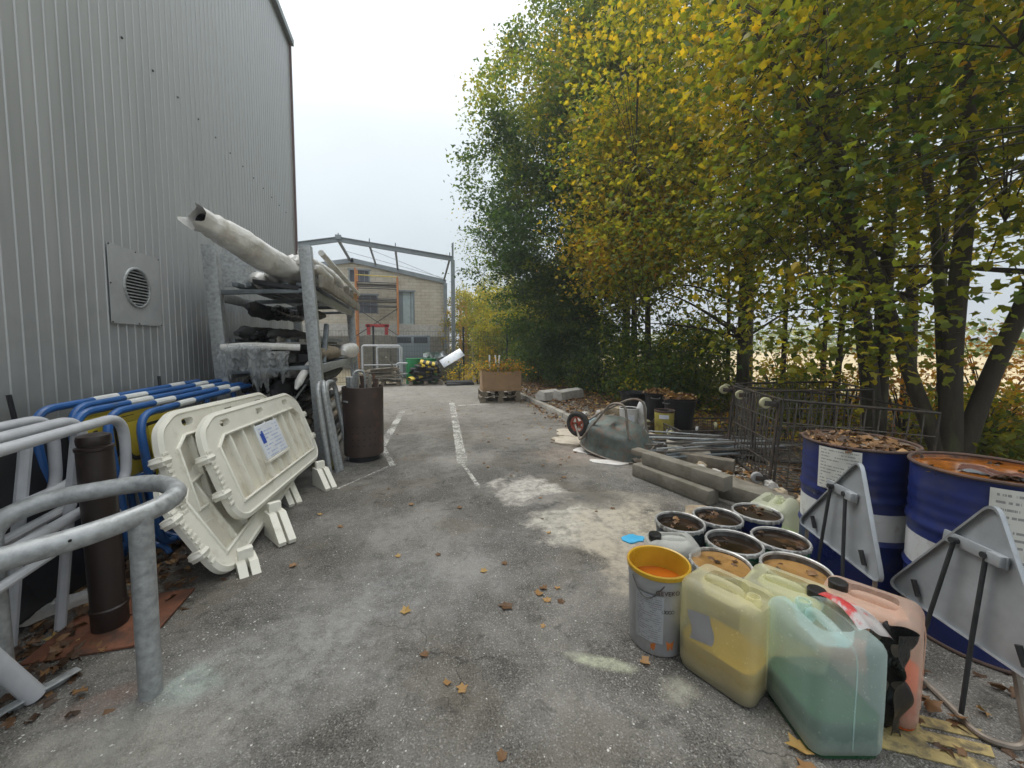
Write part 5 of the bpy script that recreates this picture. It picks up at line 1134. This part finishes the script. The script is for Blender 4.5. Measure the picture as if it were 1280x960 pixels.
# ---------------------------------------------------------------- jerrycans
def jerry(label, loc, rz, L, W, H, shell, liq, lvl, cap=None, base=None, tilt=(0, 0)):
    t = thing('jerrycan', label, 'jerrycan', loc, (tilt[0], tilt[1], rz))
    def body(s, z0, z1, taper=True):
        bm = bmesh.new(); bmesh.ops.create_cube(bm, size=1)
        for q in bm.verts: q.co = Vector((q.co.x * (L - s), q.co.y * (W - s), z0 + (q.co.z + .5) * (z1 - z0)))
        bmesh.ops.bevel(bm, geom=[e_ for e_ in bm.edges if abs(e_.verts[0].co.z - e_.verts[1].co.z) > .01], offset=.05, segments=5, affect='EDGES', profile=.5)
        return bm
    bm = body(0, 0, H); bm.normal_update()
    hz = [e_ for e_ in bm.edges if abs(e_.verts[0].co.z - e_.verts[1].co.z) < 1e-5 and len([f for f in e_.link_faces if abs(f.normal.z) > .9]) == 1]
    bmesh.ops.bevel(bm, geom=hz, offset=.048, segments=5, affect='EDGES', profile=.5)
    bmesh.ops.subdivide_edges(bm, edges=[e_ for e_ in bm.edges if abs(e_.verts[0].co.z - e_.verts[1].co.z) > .1], cuts=5)
    for q in bm.verts:
        w_ = math.sin(PI * min(1, max(0, q.co.z / H))); q.co.x *= 1 + .012 * w_; q.co.y *= 1 + .018 * w_
    bm.verts.index_update(); q2 = MB().add([q.co[:] for q in bm.verts], [[q.index for q in f.verts] for f in bm.faces]); bm.free()
    so_ = q2.build('shell', shell, t, 40)
    # grip well and spout notch cut into the rounded top
    cuts = [MB().box((-L * .02, 0, H - .02), (L * .5, W * .5, .11), bev=.03).build('cutter', shell, t), MB().box((L * .36, 0, H), (L * .34, W * .46, .07), bev=.025).build('cutter', shell, t)]
    for cu in cuts: md = so_.modifiers.new('cut', 'BOOLEAN'); md.object = cu; md.operation = 'DIFFERENCE'; md.solver = 'EXACT'
    bpy.context.view_layer.update()
    dg = bpy.context.evaluated_depsgraph_get(); me = bpy.data.meshes.new_from_object(so_.evaluated_get(dg)); so_.modifiers.clear(); so_.data = me
    for cu in cuts: bpy.data.objects.remove(cu)
    me.polygons.foreach_set('use_smooth', [True] * len(me.polygons)); me.set_sharp_from_angle(angle=R(50))
    MB().tube(catmull([(-L * .31, 0, H - .05), (-L * .24, 0, H - .02), (-L * .02, 0, H - .012), (L * .16, 0, H - .02), (L * .22, 0, H - .055)], 5), .019, 12).build('handle', shell, t, 60)
    sm_ = [(-L / 2 - .002, .05), (-L / 2 - .004, H * .5), (-L / 2 - .001, H - .05), (-L / 2 + .045, H + .0005)]
    MB().tube(catmull([(x, 0, z) for x, z in sm_], 6), .0022, 5).build('mould_seam', shell, t); MB().tube(catmull([(-x, 0, z) for x, z in sm_[:3]], 6), .0022, 5).build('mould_seam', shell, t)
    MB().lathe([(.03, H - .07), (.03, H - .015), (.027, H - .005), (.022, H - .005), (.022, H - .05)], 18, Matrix.Translation((L * .33, 0, 0))).build('neck', shell, t)
    if cap: MB().lathe([(.033, H - .022), (.035, H - .018), (.035, H + .012), (.031, H + .017), (0, H + .017)], 22, Matrix.Translation((L * .33, 0, 0))).build('cap', cap, t)
    bm = body(.014, .012, lvl); bm.verts.index_update()
    MB().add([q.co[:] for q in bm.verts], [[q.index for q in f.verts] for f in bm.faces]).build('liquid', liq, t); bm.free()
    if base:
        bm = body(.013, .01, lvl * .35); bm.verts.index_update()
        MB().add([q.co[:] for q in bm.verts], [[q.index for q in f.verts] for f in bm.faces]).build('sediment', base, t); bm.free()
    return t
j1 = jerry('yellow jerrycan without a cap beside the orange paint pail', (1.365, 1.4, 0), -68, .33, .25, .43, 'can_yellow', 'liq_ochre', .15, None, 'can_milk')
MB().grid(lambda u, v: (-.1 + .1 * u + .012 * math.sin(v * 5), -.1285, .17 + .13 * v + .02 * u), 4, 4).build('torn_label', 'pail_silver', j1)
jerry('pale lime jerrycan with a black cap behind the capless yellow one', (1.635, 1.34, 0), -62, .32, .25, .43, 'can_lime', 'liq_ochre', .1, 'black_cap')
jerry('teal jerrycan a third full of green liquid, standing by the stencil plate', (1.545, 1.115, 0), 75, .31, .27, .44, 'can_teal', 'liq_green', .15)
jerry('pink jerrycan with a black cap half full of orange liquid', (1.865, 1.16, 0), 118, .32, .25, .44, 'can_peach', 'liq_peach', .17, 'black_cap')
jerry('small white jerrycan with brown liquid leaning between the pails', (1.42, 1.86, 0), 160, .28, .19, .41, 'can_white', 'liq_brown', .24, 'black_cap')
jerry('pale milky jerrycan tipped back beside the smaller sign back', (2.53, 2.2, .02), 25, .34, .24, .36, 'can_milk', 'liq_pale', .12, None)
# black bag and magazine stuffed between the teal and pink cans
bagf = lambda u, v: (.02 + .05 * math.sin(u * 4) + .05 * mnoise.noise(Vector((u * 4, v * 4, 1))), .12 * (u - .5) * (.6 + .5 * v), .02 + .4 * v + .03 * mnoise.noise(Vector((u * 5, v * 3, 6))))
one('plastic_bag', MB().grid(bagf, 40, 48), 'bag_black', 'black plastic bag wedged between the teal and pink jerrycans', 'bag', (1.74, 1.03, .0), (0, 0, -28), smooth=60)
one('leaflet', MB().grid(lambda u, v: (.17 * (u - .5), .2 * (v - .5), .03 * math.sin(u * 3.1) - .1 * v * v + .01 * math.sin(v * 9)), 12, 12), 'magazine', 'wet printed leaflet with a red corner draped over the pink jerrycan', 'leaflet', (1.71, 1.1, .45), (0, 12, -95), smooth=60)
# flat yellow stencil plate
ol = [(-.2, -.09), (.12, -.1), (.19, -.03), (.19, .06), (.15, .1), (-.2, .1)]
sl_ = [[(x, -.035 + .0), (x, -.008), (x + .15, -.008), (x + .15, -.035)] for x in (-.02,)] + [[(x, .03), (x, .052), (x + .15, .052), (x + .15, .03)] for x in (-.04,)]
one('stencil_plate', MB().prism([[(-.24, -.1), (.15, -.1), (.18, -.06), (.12, -.045), (.0, -.045), (0, -.02), (.2, -.02), (.22, .03), (.02, .03), (.02, .052), (.2, .052), (.24, .1), (-.24, .11)]], .004), 'stencil', 'flat dirty yellow stencil plate lying beside the pink jerrycan', 'plate', (1.87, .97, .004), (0, 0, -32))
flat_blob('crushed_plastic', (1.63, 2.6, .001), .085, .065, .008, 'lid_blue', 'crushed bright blue plastic lid on the paint stained tarmac', 'lid', 4)
# ---------------------------------------------------------------- foliage
rng = np.random.default_rng(4)
LEAF = {'maple': (np.array([[0, 0, 0], [-.5, .32, .03], [-.2, .52, .06], [0, 1, -.02], [.2, .52, .06], [.5, .32, .03]], float), [(0, 1, 2), (0, 2, 3), (0, 3, 4), (0, 4, 5)]),
        'lobed': (np.array([[0, .5, .04]] + [[rr * .5 * math.cos(math.radians(-90 + 360 * (j + .5) / 11)), .5 + rr * .5 * math.sin(math.radians(-90 + 360 * (j + .5) / 11)), -.05 * rr * (1 + (j % 3))] for j, rr in enumerate([.5, .82, .6, 1.0, .68, 1.15, .68, 1.0, .6, .82, .5])], float), [(0, j, j % 11 + 1) for j in range(1, 12)]),
        'oval': (np.array([[0, 0, 0], [-.3, .45, .05], [0, 1, -.03], [.3, .45, .05]], float), [(0, 2, 1), (0, 3, 2)])}
def leaf_object(name, pos, size, tint, kind, m, parent=None, tilt=.6, droop=.25, flat=None):
    n = len(pos); base, tris = LEAF[kind]; k = len(base)
    yaw = rng.uniform(0, 2 * PI, n); tx = rng.normal(droop, tilt, n); ty = rng.normal(0, tilt, n)
    if flat is not None: tx = rng.normal(0, flat, n); ty = rng.normal(0, flat, n)
    cy, sy = np.cos(yaw), np.sin(yaw); cx, sx = np.cos(tx), np.sin(tx); cz, sz = np.cos(ty), np.sin(ty)
    b = base[None] * rng.uniform(.78, 1.2, (n, k, 1)); b[..., 2] += rng.normal(0, .07 if flat is None else .09, (n, k)); b = b * size[:, None, None]
    # roll about local y, pitch about x, yaw about z
    x = b[..., 0] * cz[:, None] + b[..., 2] * sz[:, None]; z = -b[..., 0] * sz[:, None] + b[..., 2] * cz[:, None]; y = b[..., 1]
    y2 = y * cx[:, None] + z * sx[:, None]; z2 = -y * sx[:, None] + z * cx[:, None]
    v = np.stack([x * cy[:, None] - y2 * sy[:, None], x * sy[:, None] + y2 * cy[:, None], z2], -1) + pos[:, None]
    f = (np.array(tris)[None] + (np.arange(n) * k)[:, None, None]).reshape(-1, 3)
    me = bpy.data.meshes.new(name); me.vertices.add(n * k); me.vertices.foreach_set('co', v.reshape(-1).astype(np.float32))
    me.loops.add(len(f) * 3); me.loops.foreach_set('vertex_index', f.reshape(-1).astype(np.int32))
    me.polygons.add(len(f)); me.polygons.foreach_set('loop_start', np.arange(0, len(f) * 3, 3, dtype=np.int32)); me.polygons.foreach_set('loop_total', np.full(len(f), 3, np.int32))
    a = me.attributes.new('tint', 'FLOAT', 'POINT'); a.data.foreach_set('value', np.repeat(np.clip(tint, 0, 1), k).astype(np.float32))
    me.materials.append(MT[m]); me.update(calc_edges=True)
    o = bpy.data.objects.new(name, me); COL.objects.link(o); o.parent = parent; return o
NV = Vector
def nz3(p, s, o): return np.array([mnoise.noise(NV((q[0] * s + o, q[1] * s, q[2] * s))) for q in p])
def tree(name, label, base, H, cc, cr, ncl, per, leaf, tint, tsp, stems=None, kind='maple', bark='bark', r0=.13, group=None, spread=.42, gap=-.12, seed=1, limbs=16, low=None, tilt=.6, warm=None):
    random.seed(seed); t = thing(name, label, 'tree', base, group=group); bx_, by_, bz_ = base
    C = NV((cc[0] - bx_, cc[1] - by_, cc[2] - bz_)); stems = stems or [((C.x * .6, C.y * .6, H * .95), r0)]
    tb = MB(); lp = []
    for (tx, ty, tz), rr in stems:
        pts = [NV((0, 0, -.1)), NV((tx * .12 + random.uniform(-.05, .05), ty * .12, tz * .14)), NV((tx * .35 + random.uniform(-.1, .1), ty * .35 + random.uniform(-.1, .1), tz * .38)), NV((tx * .7 + random.uniform(-.2, .2), ty * .7 + random.uniform(-.2, .2), tz * .7)), NV((tx, ty, tz))]
        P = catmull(pts, 7); n = len(P); tb.tube(P, [rr * (1.25 if i == 0 else 1) * (1 - .85 * (i / (n - 1)) ** .9) + .012 for i in range(n)], 10); lp += [(p, i / (n - 1)) for i, p in enumerate(P)]
    tb.build('trunk', bark, t, 60)
    # limbs reach towards the crown
    lb = MB(); anchors = [p for p, _ in lp]
    for i in range(limbs):
        p, fr = random.choice([q for q in lp if q[1] > .22]); a = random.uniform(0, 2 * PI); e_ = random.uniform(-.1, .8)
        tgt = C + NV((math.cos(a) * cr[0] * .85, math.sin(a) * cr[1] * .85, 0)); tgt.z = min(C.z + cr[2] * .9, max(p.z + .2, p.z + e_ * 2.4))
        q = p.lerp(tgt, random.uniform(.6, 1)); mid = p.lerp(q, .5) + NV((0, 0, random.uniform(0, .35)))
        P = catmull([p, mid, q], 5); lb.tube(P, [max(.006, r0 * .34 * (1 - fr * .6) * (1 - .85 * k / (len(P) - 1))) for k in range(len(P))], 6); anchors += P
    # clusters of leaves through the crown volume
    cl = []; 
    while len(cl) < ncl:
        d = rng.normal(size=(ncl * 3, 3)); d /= np.linalg.norm(d, axis=1)[:, None]; rad = rng.uniform(.28, 1., ncl * 3) ** .55
        p = d * rad[:, None] * np.array(cr) + np.array(C)
        p += nz3(p, .45, seed)[:, None] * np.array([.9, .9, .5]); ok = nz3(p, .75, seed * 3.1) > gap
        if low is not None: ok &= p[:, 2] + bz_ > low
        cl += list(p[ok])
    cl = np.array(cl[:ncl])
    an = np.array([a[:] for a in anchors])
    for c in cl[:: max(1, ncl // 200)]:
        j = int(np.argmin(((an - c) ** 2).sum(1))); lb.tube([NV(an[j]), NV(an[j]).lerp(NV(c), .55) + NV((0, 0, .08)), NV(c)], [.009, .006, .003], 4, caps=False)
    lb.build('limbs', bark, t, 60)
    pos = np.repeat(cl, per, 0) + rng.normal(size=(ncl * per, 3)) * np.array([spread, spread, spread * .36])
    ct = rng.normal(tint, tsp, ncl) + nz3(cl, .5, seed * 7.7) * tsp * 2.4
    if warm is not None: ct += np.exp(-((cl + np.array(base) - np.array(warm[0])) ** 2).sum(1) / warm[1] ** 2) * warm[2]
    tn = np.repeat(ct, per) + rng.normal(0, .045, ncl * per)
    tag(leaf_object('crown', pos, rng.uniform(.7, 1.25, ncl * per) * leaf, tn, kind, 'leaves', t, tilt=tilt), kind='stuff')
    return t
GT = 'trees along the edge of the yard'
tree('maple_tree', 'big dark green maple at the far end of the tree row', (6.4, 13.2, .05), 13.5, (5.5, 13.0, 7.0), (3.7, 3.8, 5.9), 1800, 50, .115, .14, .08, seed=2, r0=.22, group=GT, limbs=26, gap=-.18, spread=.27, warm=((3.6, 12, 10.5), 2.6, .3))
tree('maple_tree', 'tall mixed green and orange maple rising behind the dark one', (8.6, 14.5, .05), 17, (8.6, 13.2, 12.0), (3.9, 4.0, 5.2), 800, 40, .13, .36, .16, seed=3, r0=.2, group=GT, limbs=18, gap=-.15)
tree('maple_tree', 'golden yellow young maple beside the dark green one', (6.3, 9.4, .05), 8.5, (5.75, 9.2, 4.7), (1.9, 1.9, 3.2), 520, 34, .115, .45, .13, seed=5, r0=.1, group=GT, limbs=16, warm=((4.6, 8.6, 3.6), 1.3, .28), low=1.7)
tree('maple_tree', 'straight trunked yellow green maple behind the black tubs', (6.6, 6.55, .08), 12, (5.9, 6.9, 6.2), (2.5, 2.5, 5.1), 390, 36, .105, .4, .1, seed=6, r0=.13, group=GT, limbs=20, low=1.2, gap=.02, kind='lobed', stems=[((-.3, .2, 11), .125)])
tree('maple_tree', 'maple with a kinked forked trunk behind the roll cage', (6.3, 3.95, .08), 11, (5.7, 4.3, 4.9), (2.3, 2.1, 4.0), 320, 36, .1, .42, .1, seed=7, r0=.14, group=GT, limbs=20, low=1.35, gap=.05, kind='lobed', stems=[((-.9, .9, 9.5), .12), ((.5, .1, 9.8), .085)])
tree('maple_tree', 'many stemmed maple spreading from the ground behind the rusty drum', (5.7, 2.85, .08), 10, (5.3, 2.8, 4.5), (2.0, 2.1, 3.6), 255, 36, .1, .41, .1, seed=8, r0=.12, group=GT, limbs=18, low=1.3, gap=.05, kind='lobed', stems=[((-1.6, 2.2, 7), .075), ((-.3, .3, 9), .1), ((1.7, -1.3, 8), .085), ((.9, 1.4, 8), .06)])
tree('maple_tree', 'yellow green maple overhanging the near end of the row', (6.2, .9, .08), 10, (5.4, 1.2, 4.9), (2.0, 1.7, 3.3), 150, 34, .1, .43, .12, seed=9, r0=.12, group=GT, limbs=14, low=1.2, gap=.05, kind='lobed')
tree('maple_tree', 'slender green maple standing between the golden and dark trees', (7.0, 11.2, .05), 12, (6.2, 10.8, 7.6), (2.2, 2.2, 4.4), 520, 36, .125, .36, .14, seed=10, r0=.11, group=GT, limbs=16, low=2.4)
tree('maple_tree', 'olive green maple in the second row behind the black tubs', (9.2, 9.0, .0), 13, (8.8, 8.6, 8.0), (2.8, 3.0, 4.6), 130, 30, .13, .4, .12, seed=12, r0=.14, group=GT, limbs=14, low=1.4, gap=.03)
tree('maple_tree', 'yellow green maple in the second row behind the roll cage', (9.4, 5.4, .0), 12, (9.0, 5.4, 6.0), (2.8, 2.9, 4.6), 120, 30, .125, .42, .13, seed=13, r0=.12, group=GT, limbs=14, low=1.3, gap=.04)
for i, (x, y, h) in enumerate(((7.4, 5.3, 7), (7.9, 5.0, 7.5), (8.3, 6.2, 7), (7.2, 7.6, 7), (7.8, 4.1, 8), (8.8, 3.6, 8), (7.7, 6.6, 7))):
    tree('sapling', 'thin bare stemmed sapling between the maple trunks', (x, y, .05), h, (x, y, h * .7), (.9, .9, h * .4), 70, 28, .1, .45, .13, seed=30 + i, r0=.05, group='saplings among the maples', limbs=8, low=1.2, gap=-.3)
# shrubs
def shrub(label, base, rr, h, ncl, per, leaf, tint, seed, kind='oval', group='shrubs under the trees', tsp=.09):
    random.seed(seed); t = thing('shrub', label, 'shrub', base, group=group)
    st = MB()
    for k in range(9):
        a = random.uniform(0, 6.28); q = NV((math.cos(a) * rr * .5, math.sin(a) * rr * .5, h * random.uniform(.6, .9))); st.tube(catmull([(math.cos(a) * .05, math.sin(a) * .05, 0), q * .5 + NV((0, 0, .1)), q], 4), [.02 * (1 - .8 * j / 8) for j in range(9)], 5)
    st.build('stems', 'bark', t)
    d = rng.normal(size=(ncl, 3)); d /= np.linalg.norm(d, axis=1)[:, None]; d *= (rng.uniform(.25, 1, ncl) ** .5)[:, None]
    c = d * np.array([rr, rr, h * .5]) + np.array([0, 0, h * .5]); c += nz3(c, 1.1, seed)[:, None] * rr * .45; c[:, 2] = np.abs(c[:, 2])
    pos = np.repeat(c, per, 0) + rng.normal(size=(ncl * per, 3)) * np.array([.17, .17, .1])
    tn = np.repeat(rng.normal(tint, tsp, ncl), per) + rng.normal(0, .05, ncl * per)
    tag(leaf_object('foliage', pos, rng.uniform(.7, 1.2, ncl * per) * leaf, tn, kind, 'leaves', t, tilt=.7), kind='stuff')
for i, (x, y, rr, h, tn, lab) in enumerate(((5.3, 7.4, .75, 1.5, .26, 'leafy green shrub just behind the empty black tub'), (5.6, 8.6, .9, 1.9, .2, 'dense green shrub behind the sandy boulder'), (5.3, 10.3, 1.0, 1.8, .12, 'dark shrub behind the concrete blocks'), (5.4, 12.0, 1.2, 2.2, .1, 'dark shrub below the big dark maple'), (6.4, 7.5, .8, 1.6, .3, 'light green shrub behind the black tubs'), (6.9, 5.6, .7, 1.0, .36, 'low yellowish shrub behind the roll cage'), (6.4, 2.2, .6, .8, .34, 'low shrub behind the rusty water drum'), (6.9, 3.2, .6, .9, .4, 'small yellowing shrub at the foot of the many stemmed maple'), (4.9, 14.5, 1.1, 1.9, .16, 'dark green shrub at the bend of the mesh fence'), (7.5, 9.5, 1.1, 2.2, .2, 'broad shrub between the maple trunks'))):
    shrub(lab, (x, y, .05), rr, h, int(95 * rr * h), 26, .1, tn, 50 + i)
for i, (x, y, rr, h, tn) in enumerate(((4.2, 19.0, 1.3, 3.2, .44), (5.6, 18.2, 1.5, 3.6, .4), (4.4, 22, 1.6, 4.6, .46), (6.8, 20.5, 1.9, 5.2, .4), (7.6, 17.2, 1.5, 3.8, .34), (3.7, 26, 1.6, 5.4, .5), (5.8, 26, 2.2, 6.4, .44), (9, 24, 2.4, 7, .38), (5.0, 17.0, .9, 2.0, .26))):
    shrub(['light green bush just beyond the fence', 'round green bush beyond the fence', 'tall pale green bush beyond the fence', 'large green bush beyond the fence', 'dark green bush beyond the fence by the big maple', 'pale tall bush beside the orange frame', 'tall bush far beyond the fence', 'large far bush behind the dark maple', 'low dark bush touching the fence'][i], (x, y, 0), rr, h, int(60 * rr * h) + 60, 22, .13, tn, 80 + i, group='bushes beyond the fence', tsp=.1)
tree('bare_tree', 'thin half bare tree hanging over the far bushes', (6.2, 19.5, 0), 9.5, (4.6, 18.6, 6.2), (2.2, 1.8, 2.6), 150, 14, .11, .3, .12, seed=41, r0=.09, limbs=22, bark='bark', gap=-.3, kind='oval')
for i, (x, y, rr, h, tn) in enumerate(((6.8, 1.4, .8, 1.2, .85), (7.3, 2.5, .9, 1.4, .9), (7.6, 4.4, .8, 1.2, .95), (8.3, 5.6, .9, 1.4, .9), (7.1, 5.0, .6, 1.1, .6), (8.6, 3.2, 1.0, 1.6, .95), (8.8, 7.4, 1.0, 1.6, .75), (7.9, 6.9, .8, 1.3, .6), (7.6, 1.2, .9, 1.4, .85), (9.6, 4.4, 1.2, 1.8, .95))):
    shrub('loose browning bramble growing between the maple trunks', (x, y, .05), rr, h, int(34 * rr * h), 18, .075, tn, 140 + i, kind='maple', group='brambles between the maple trunks', tsp=.13)
gp = np.array([(random.uniform(4.6, 11), random.uniform(.5, 15), .08 + abs(random.gauss(0, .14))) for _ in range(9000)])
tag(leaf_object('ground_cover', gp, rng.uniform(.05, .1, 9000), rng.normal(.5, .3, 9000), 'oval', 'leaves', None), 'low green ground cover under the trees', 'ground cover', kind='stuff')
# hedgerow far across the field
ph = np.stack([rng.uniform(60, 95, 9000), rng.uniform(-30, 130, 9000), rng.uniform(0, 1, 9000) ** 1.3 * 5], -1)
tag(leaf_object('hedgerow', ph, rng.uniform(.6, 1.2, 9000), rng.normal(.3, .1, 9000), 'oval', 'leaves', None), 'distant hedge across the pale field', 'hedge', kind='stuff')
# brush heap and cuttings
for i, (x, y) in enumerate(((1.9, 15.0), (2.5, 14.6), (3.2, 15.0))):
    shrub('tangled heap of dead brush at the end of the yard', (x, y, 0), .55, .75, 40, 16, .08, .55 + .08 * i, 120 + i, group='brush heaps by the fence', tsp=.2)
cut = thing('plant_cuttings', 'reddish dead plant cuttings spilling out of the cardboard box', 'cuttings', (2.3, 10.1, .72))
sb = MB(); random.seed(77)
for k in range(46):
    a = random.uniform(0, 6.28); q = NV((math.cos(a) * random.uniform(.2, .62), math.sin(a) * random.uniform(.15, .45), random.uniform(.1, .42))); o_ = NV((q.x * .5, q.y * .5, 0)); sb.tube([o_, o_.lerp(q, .6) + NV((0, 0, .05)), q], [.008, .006, .003], 5)
sb.build('stems', 'dry_stem', cut)
pc = rng.normal(size=(1100, 3)) * np.array([.3, .22, .1]) + np.array([.08, 0, .17])
tag(leaf_object('foliage', pc, rng.uniform(.04, .09, 1100), np.where(rng.uniform(size=1100) < .45, rng.normal(.97, .05, 1100), rng.normal(.3, .12, 1100)), 'oval', 'leaves', cut), kind='stuff')

# ---------------------------------------------------------------- leaf litter, gravel and grit
def litter(name, n, fn, size, label, tm=.45, flat=.35, lift=.006):
    p = np.array([fn() for _ in range(n)]); p[:, 2] += lift
    return tag(leaf_object(name, p, rng.uniform(size[0], size[1], n), rng.normal(tm, .24, n), 'maple' if n > 5000 else 'lobed', 'litter', None, flat=flat), label, 'leaves', kind='stuff')
random.seed(15)
def on_bed():
    while True:
        x = random.uniform(3.15, 7.5); y = random.uniform(.3, 15)
        z = bedz(x, y)
        if z > 0 : return (x, y, z + random.uniform(0, .025))
litter('leaf_litter', 15000, on_bed, (.05, .1), 'fallen leaves covering the planting bed', .5)
litter('leaf_litter', 520, lambda: (random.gauss(-1.8, .22), random.uniform(1.9, 3.6), .004), (.045, .085), 'brown leaves drifted under the barriers by the shed', .3)
litter('leaf_litter', 420, lambda: (random.gauss(2.98, .12) - .12, random.uniform(3.5, 12), .004), (.04, .09), 'leaves gathered along the kerb', .55)
litter('leaf_litter', 260, lambda: (random.uniform(1.9, 2.9), random.uniform(.6, 2.6), .004), (.04, .075), 'leaves between the pails, signs and drums', .35)
def in_disc(c, r, z):
    a = random.uniform(0, 6.28); k = r * math.sqrt(random.random()); return (c[0] + k * math.cos(a), c[1] + k * math.sin(a), z + random.uniform(0, .012))
litter('leaf_litter', 210, lambda: in_disc((2.8, 1.86), .26, .857), (.045, .085), 'dry leaves lying on the lid of the labelled drum', .36, .3)
litter('leaf_litter', 14, lambda: in_disc((2.82, 1.27), .26, .857), (.045, .085), 'leaves floating in the rusty drum', .05, .15)
for c, h in (((4.28, 5.5), .57), ((4.35, 6.15), .58)): litter('leaf_litter', 300, lambda: in_disc(c, .22, .05 + h), (.05, .1), 'leaves heaped in the black tub ' + ('beside the yellow pail' if c[1] < 6 else 'between the other tubs'), .6, .5)
for (loc, sh, fill, lab, hd), i in zip(pl_, range(9)): litter('leaf_litter', 5 if i < 5 else 4, lambda: in_disc(loc, .11, .33 + .01 * (i % 3)), (.035, .06), 'wet leaves floating in the ' + lab.split(' ')[0] + ' pail ' + ' '.join(lab.split(' ')[-4:]), .08, .12, .002)
# single leaves on the open tarmac, each its own
lm = []
for k in range(8):
    tmp = leaf_object('fallen_leaf', np.zeros((1, 3)), np.array([1.0]), np.array([.3 + .085 * k]), 'maple', 'litter', None, flat=.3); me = tmp.data; bpy.data.objects.remove(tmp)
    b0, _ = LEAF['maple']
    # five lobed curled leaf
    pts = []
    for j in range(11):
        a = R(-90 + 360 * (j + .5) / 11); rr = [.45, .8, .6, 1.0, .66, 1.15, .66, 1.0, .6, .8, .45][j] * .55 * random.uniform(.78, 1.15); pts.append((rr * math.cos(a), rr * math.sin(a), .0))
    cu = .12 + .05 * k % .2
    vs = [(0, 0, .02)] + [(x, y, .03 + cu * (x * x + y * y) * 1.6 + .3 * abs(x) * (k % 3) / 2 + .16 * mnoise.noise(NV((x * 3 + k, y * 3, 0)))) for x, y, _ in pts]
    m2 = bpy.data.meshes.new('fallen_leaf'); m2.from_pydata(vs + [(0, -.5, .04), (.03, -.2, .03)], [], [(0, j, j % 11 + 1) for j in range(1, 12)] + [(0, 12, 13)]); m2.materials.append(MT['litter'])
    at_ = m2.attributes.new('tint', 'FLOAT', 'POINT'); at_.data.foreach_set('value', [.3 + .085 * k] * len(m2.vertices)); lm.append(m2)
known = [(.515, 2.1, .085), (-.05, 2.2, .07), (.17, 2.75, .05), (.77, 2.2, .06), (.2, 1.62, .06), (.3, 1.3, .05), (1.05, 1.55, .06), (1.33, .98, .09), (1.38, 1.05, .09), (1.25, .95, .08), (.05, 1.85, .05), (-.1, 2.8, .05)]
random.seed(8)
while len(known) < 130:
    y = random.uniform(1.3, 10.5); x = random.gauss(1.6, .9) if random.random() < .75 else random.uniform(-1, 2.4)
    if x < -1 or x > 2.85 or (y < 2.4 and x > 1.0): continue
    known.append((x, y, random.uniform(.03, .07)))
for x, y, s in known:
    o = inst(random.choice(lm), 'fallen_leaf', None, (x, y, .001), (random.uniform(-8, 8), random.uniform(-8, 8), random.uniform(0, 360)), (s, s, s))
    tag(o, 'single fallen brown leaf lying on the open tarmac', 'leaf', 'fallen leaves on the tarmac')
# gravel on the bed beside the kerb and pale grit on the tarmac
def chips(name, n, fn, smin, smax, m, label):
    base = np.array([[1, 0, 0], [-1, 0, 0], [0, 1, 0], [0, -1, 0], [0, 0, .8], [0, 0, -.8]], float); tri = np.array([(0, 2, 4), (2, 1, 4), (1, 3, 4), (3, 0, 4), (2, 0, 5), (1, 2, 5), (3, 1, 5), (0, 3, 5)])
    p = np.array([fn() for _ in range(n)]); s = rng.uniform(smin, smax, (n, 1, 1)) * rng.uniform(.5, 1, (n, 6, 1)); a = rng.uniform(0, 6.28, n); c, s_ = np.cos(a)[:, None], np.sin(a)[:, None]
    v = base[None] * s; v = np.stack([v[..., 0] * c - v[..., 1] * s_, v[..., 0] * s_ + v[..., 1] * c, v[..., 2] * .7], -1) + p[:, None]
    f = (tri[None] + (np.arange(n) * 6)[:, None, None]).reshape(-1, 3); me = bpy.data.meshes.new(name); me.from_pydata(v.reshape(-1, 3).tolist(), [], f.tolist()); me.materials.append(MT[m])
    o = bpy.data.objects.new(name, me); COL.objects.link(o); return tag(o, label, 'gravel', kind='stuff')
def bedside():
    while True:
        x = 3.12 + abs(random.gauss(0, .55)); y = random.uniform(3.4, 12)
        if bedz(x, y) > 0: return (x, y, bedz(x, y) + .006)
chips('gravel', 4200, bedside, .01, .035, 'pebble', 'grey gravel scattered on the bed behind the kerb')
chips('grit', 800, lambda: (random.uniform(-1.6, 2.8), 1.1 + abs(random.gauss(0, 2.2)), .001), .002, .007, 'paint_dry_white', 'pale grit and paint flakes on the tarmac')
chips('grit', 90, lambda: (random.gauss(-.95, .3), random.gauss(2.1, .3), .001), .003, .009, 'paint_dry_white', 'larger pale flakes on the tarmac round the hoop guard leg')

# ---------------------------------------------------------------- thin mist
m, t, b = newmat('haze'); t.nodes.remove(b); pv = nn(t, 'VolumePrincipled', Density=.0028); pv.inputs['Color'].default_value = (.93, .96, 1, 1); pv.inputs['Anisotropy'].default_value = .2
t.links.new(pv.outputs[0], [x for x in t.nodes if x.type == 'OUTPUT_MATERIAL'][0].inputs['Volume'])
hz_ = MB().box((0, 450, 10), (1220, 1520, 23)).build('haze', 'haze', None, 0); tag(hz_, 'thin autumn mist filling the air over the yard', 'mist', kind='stuff')
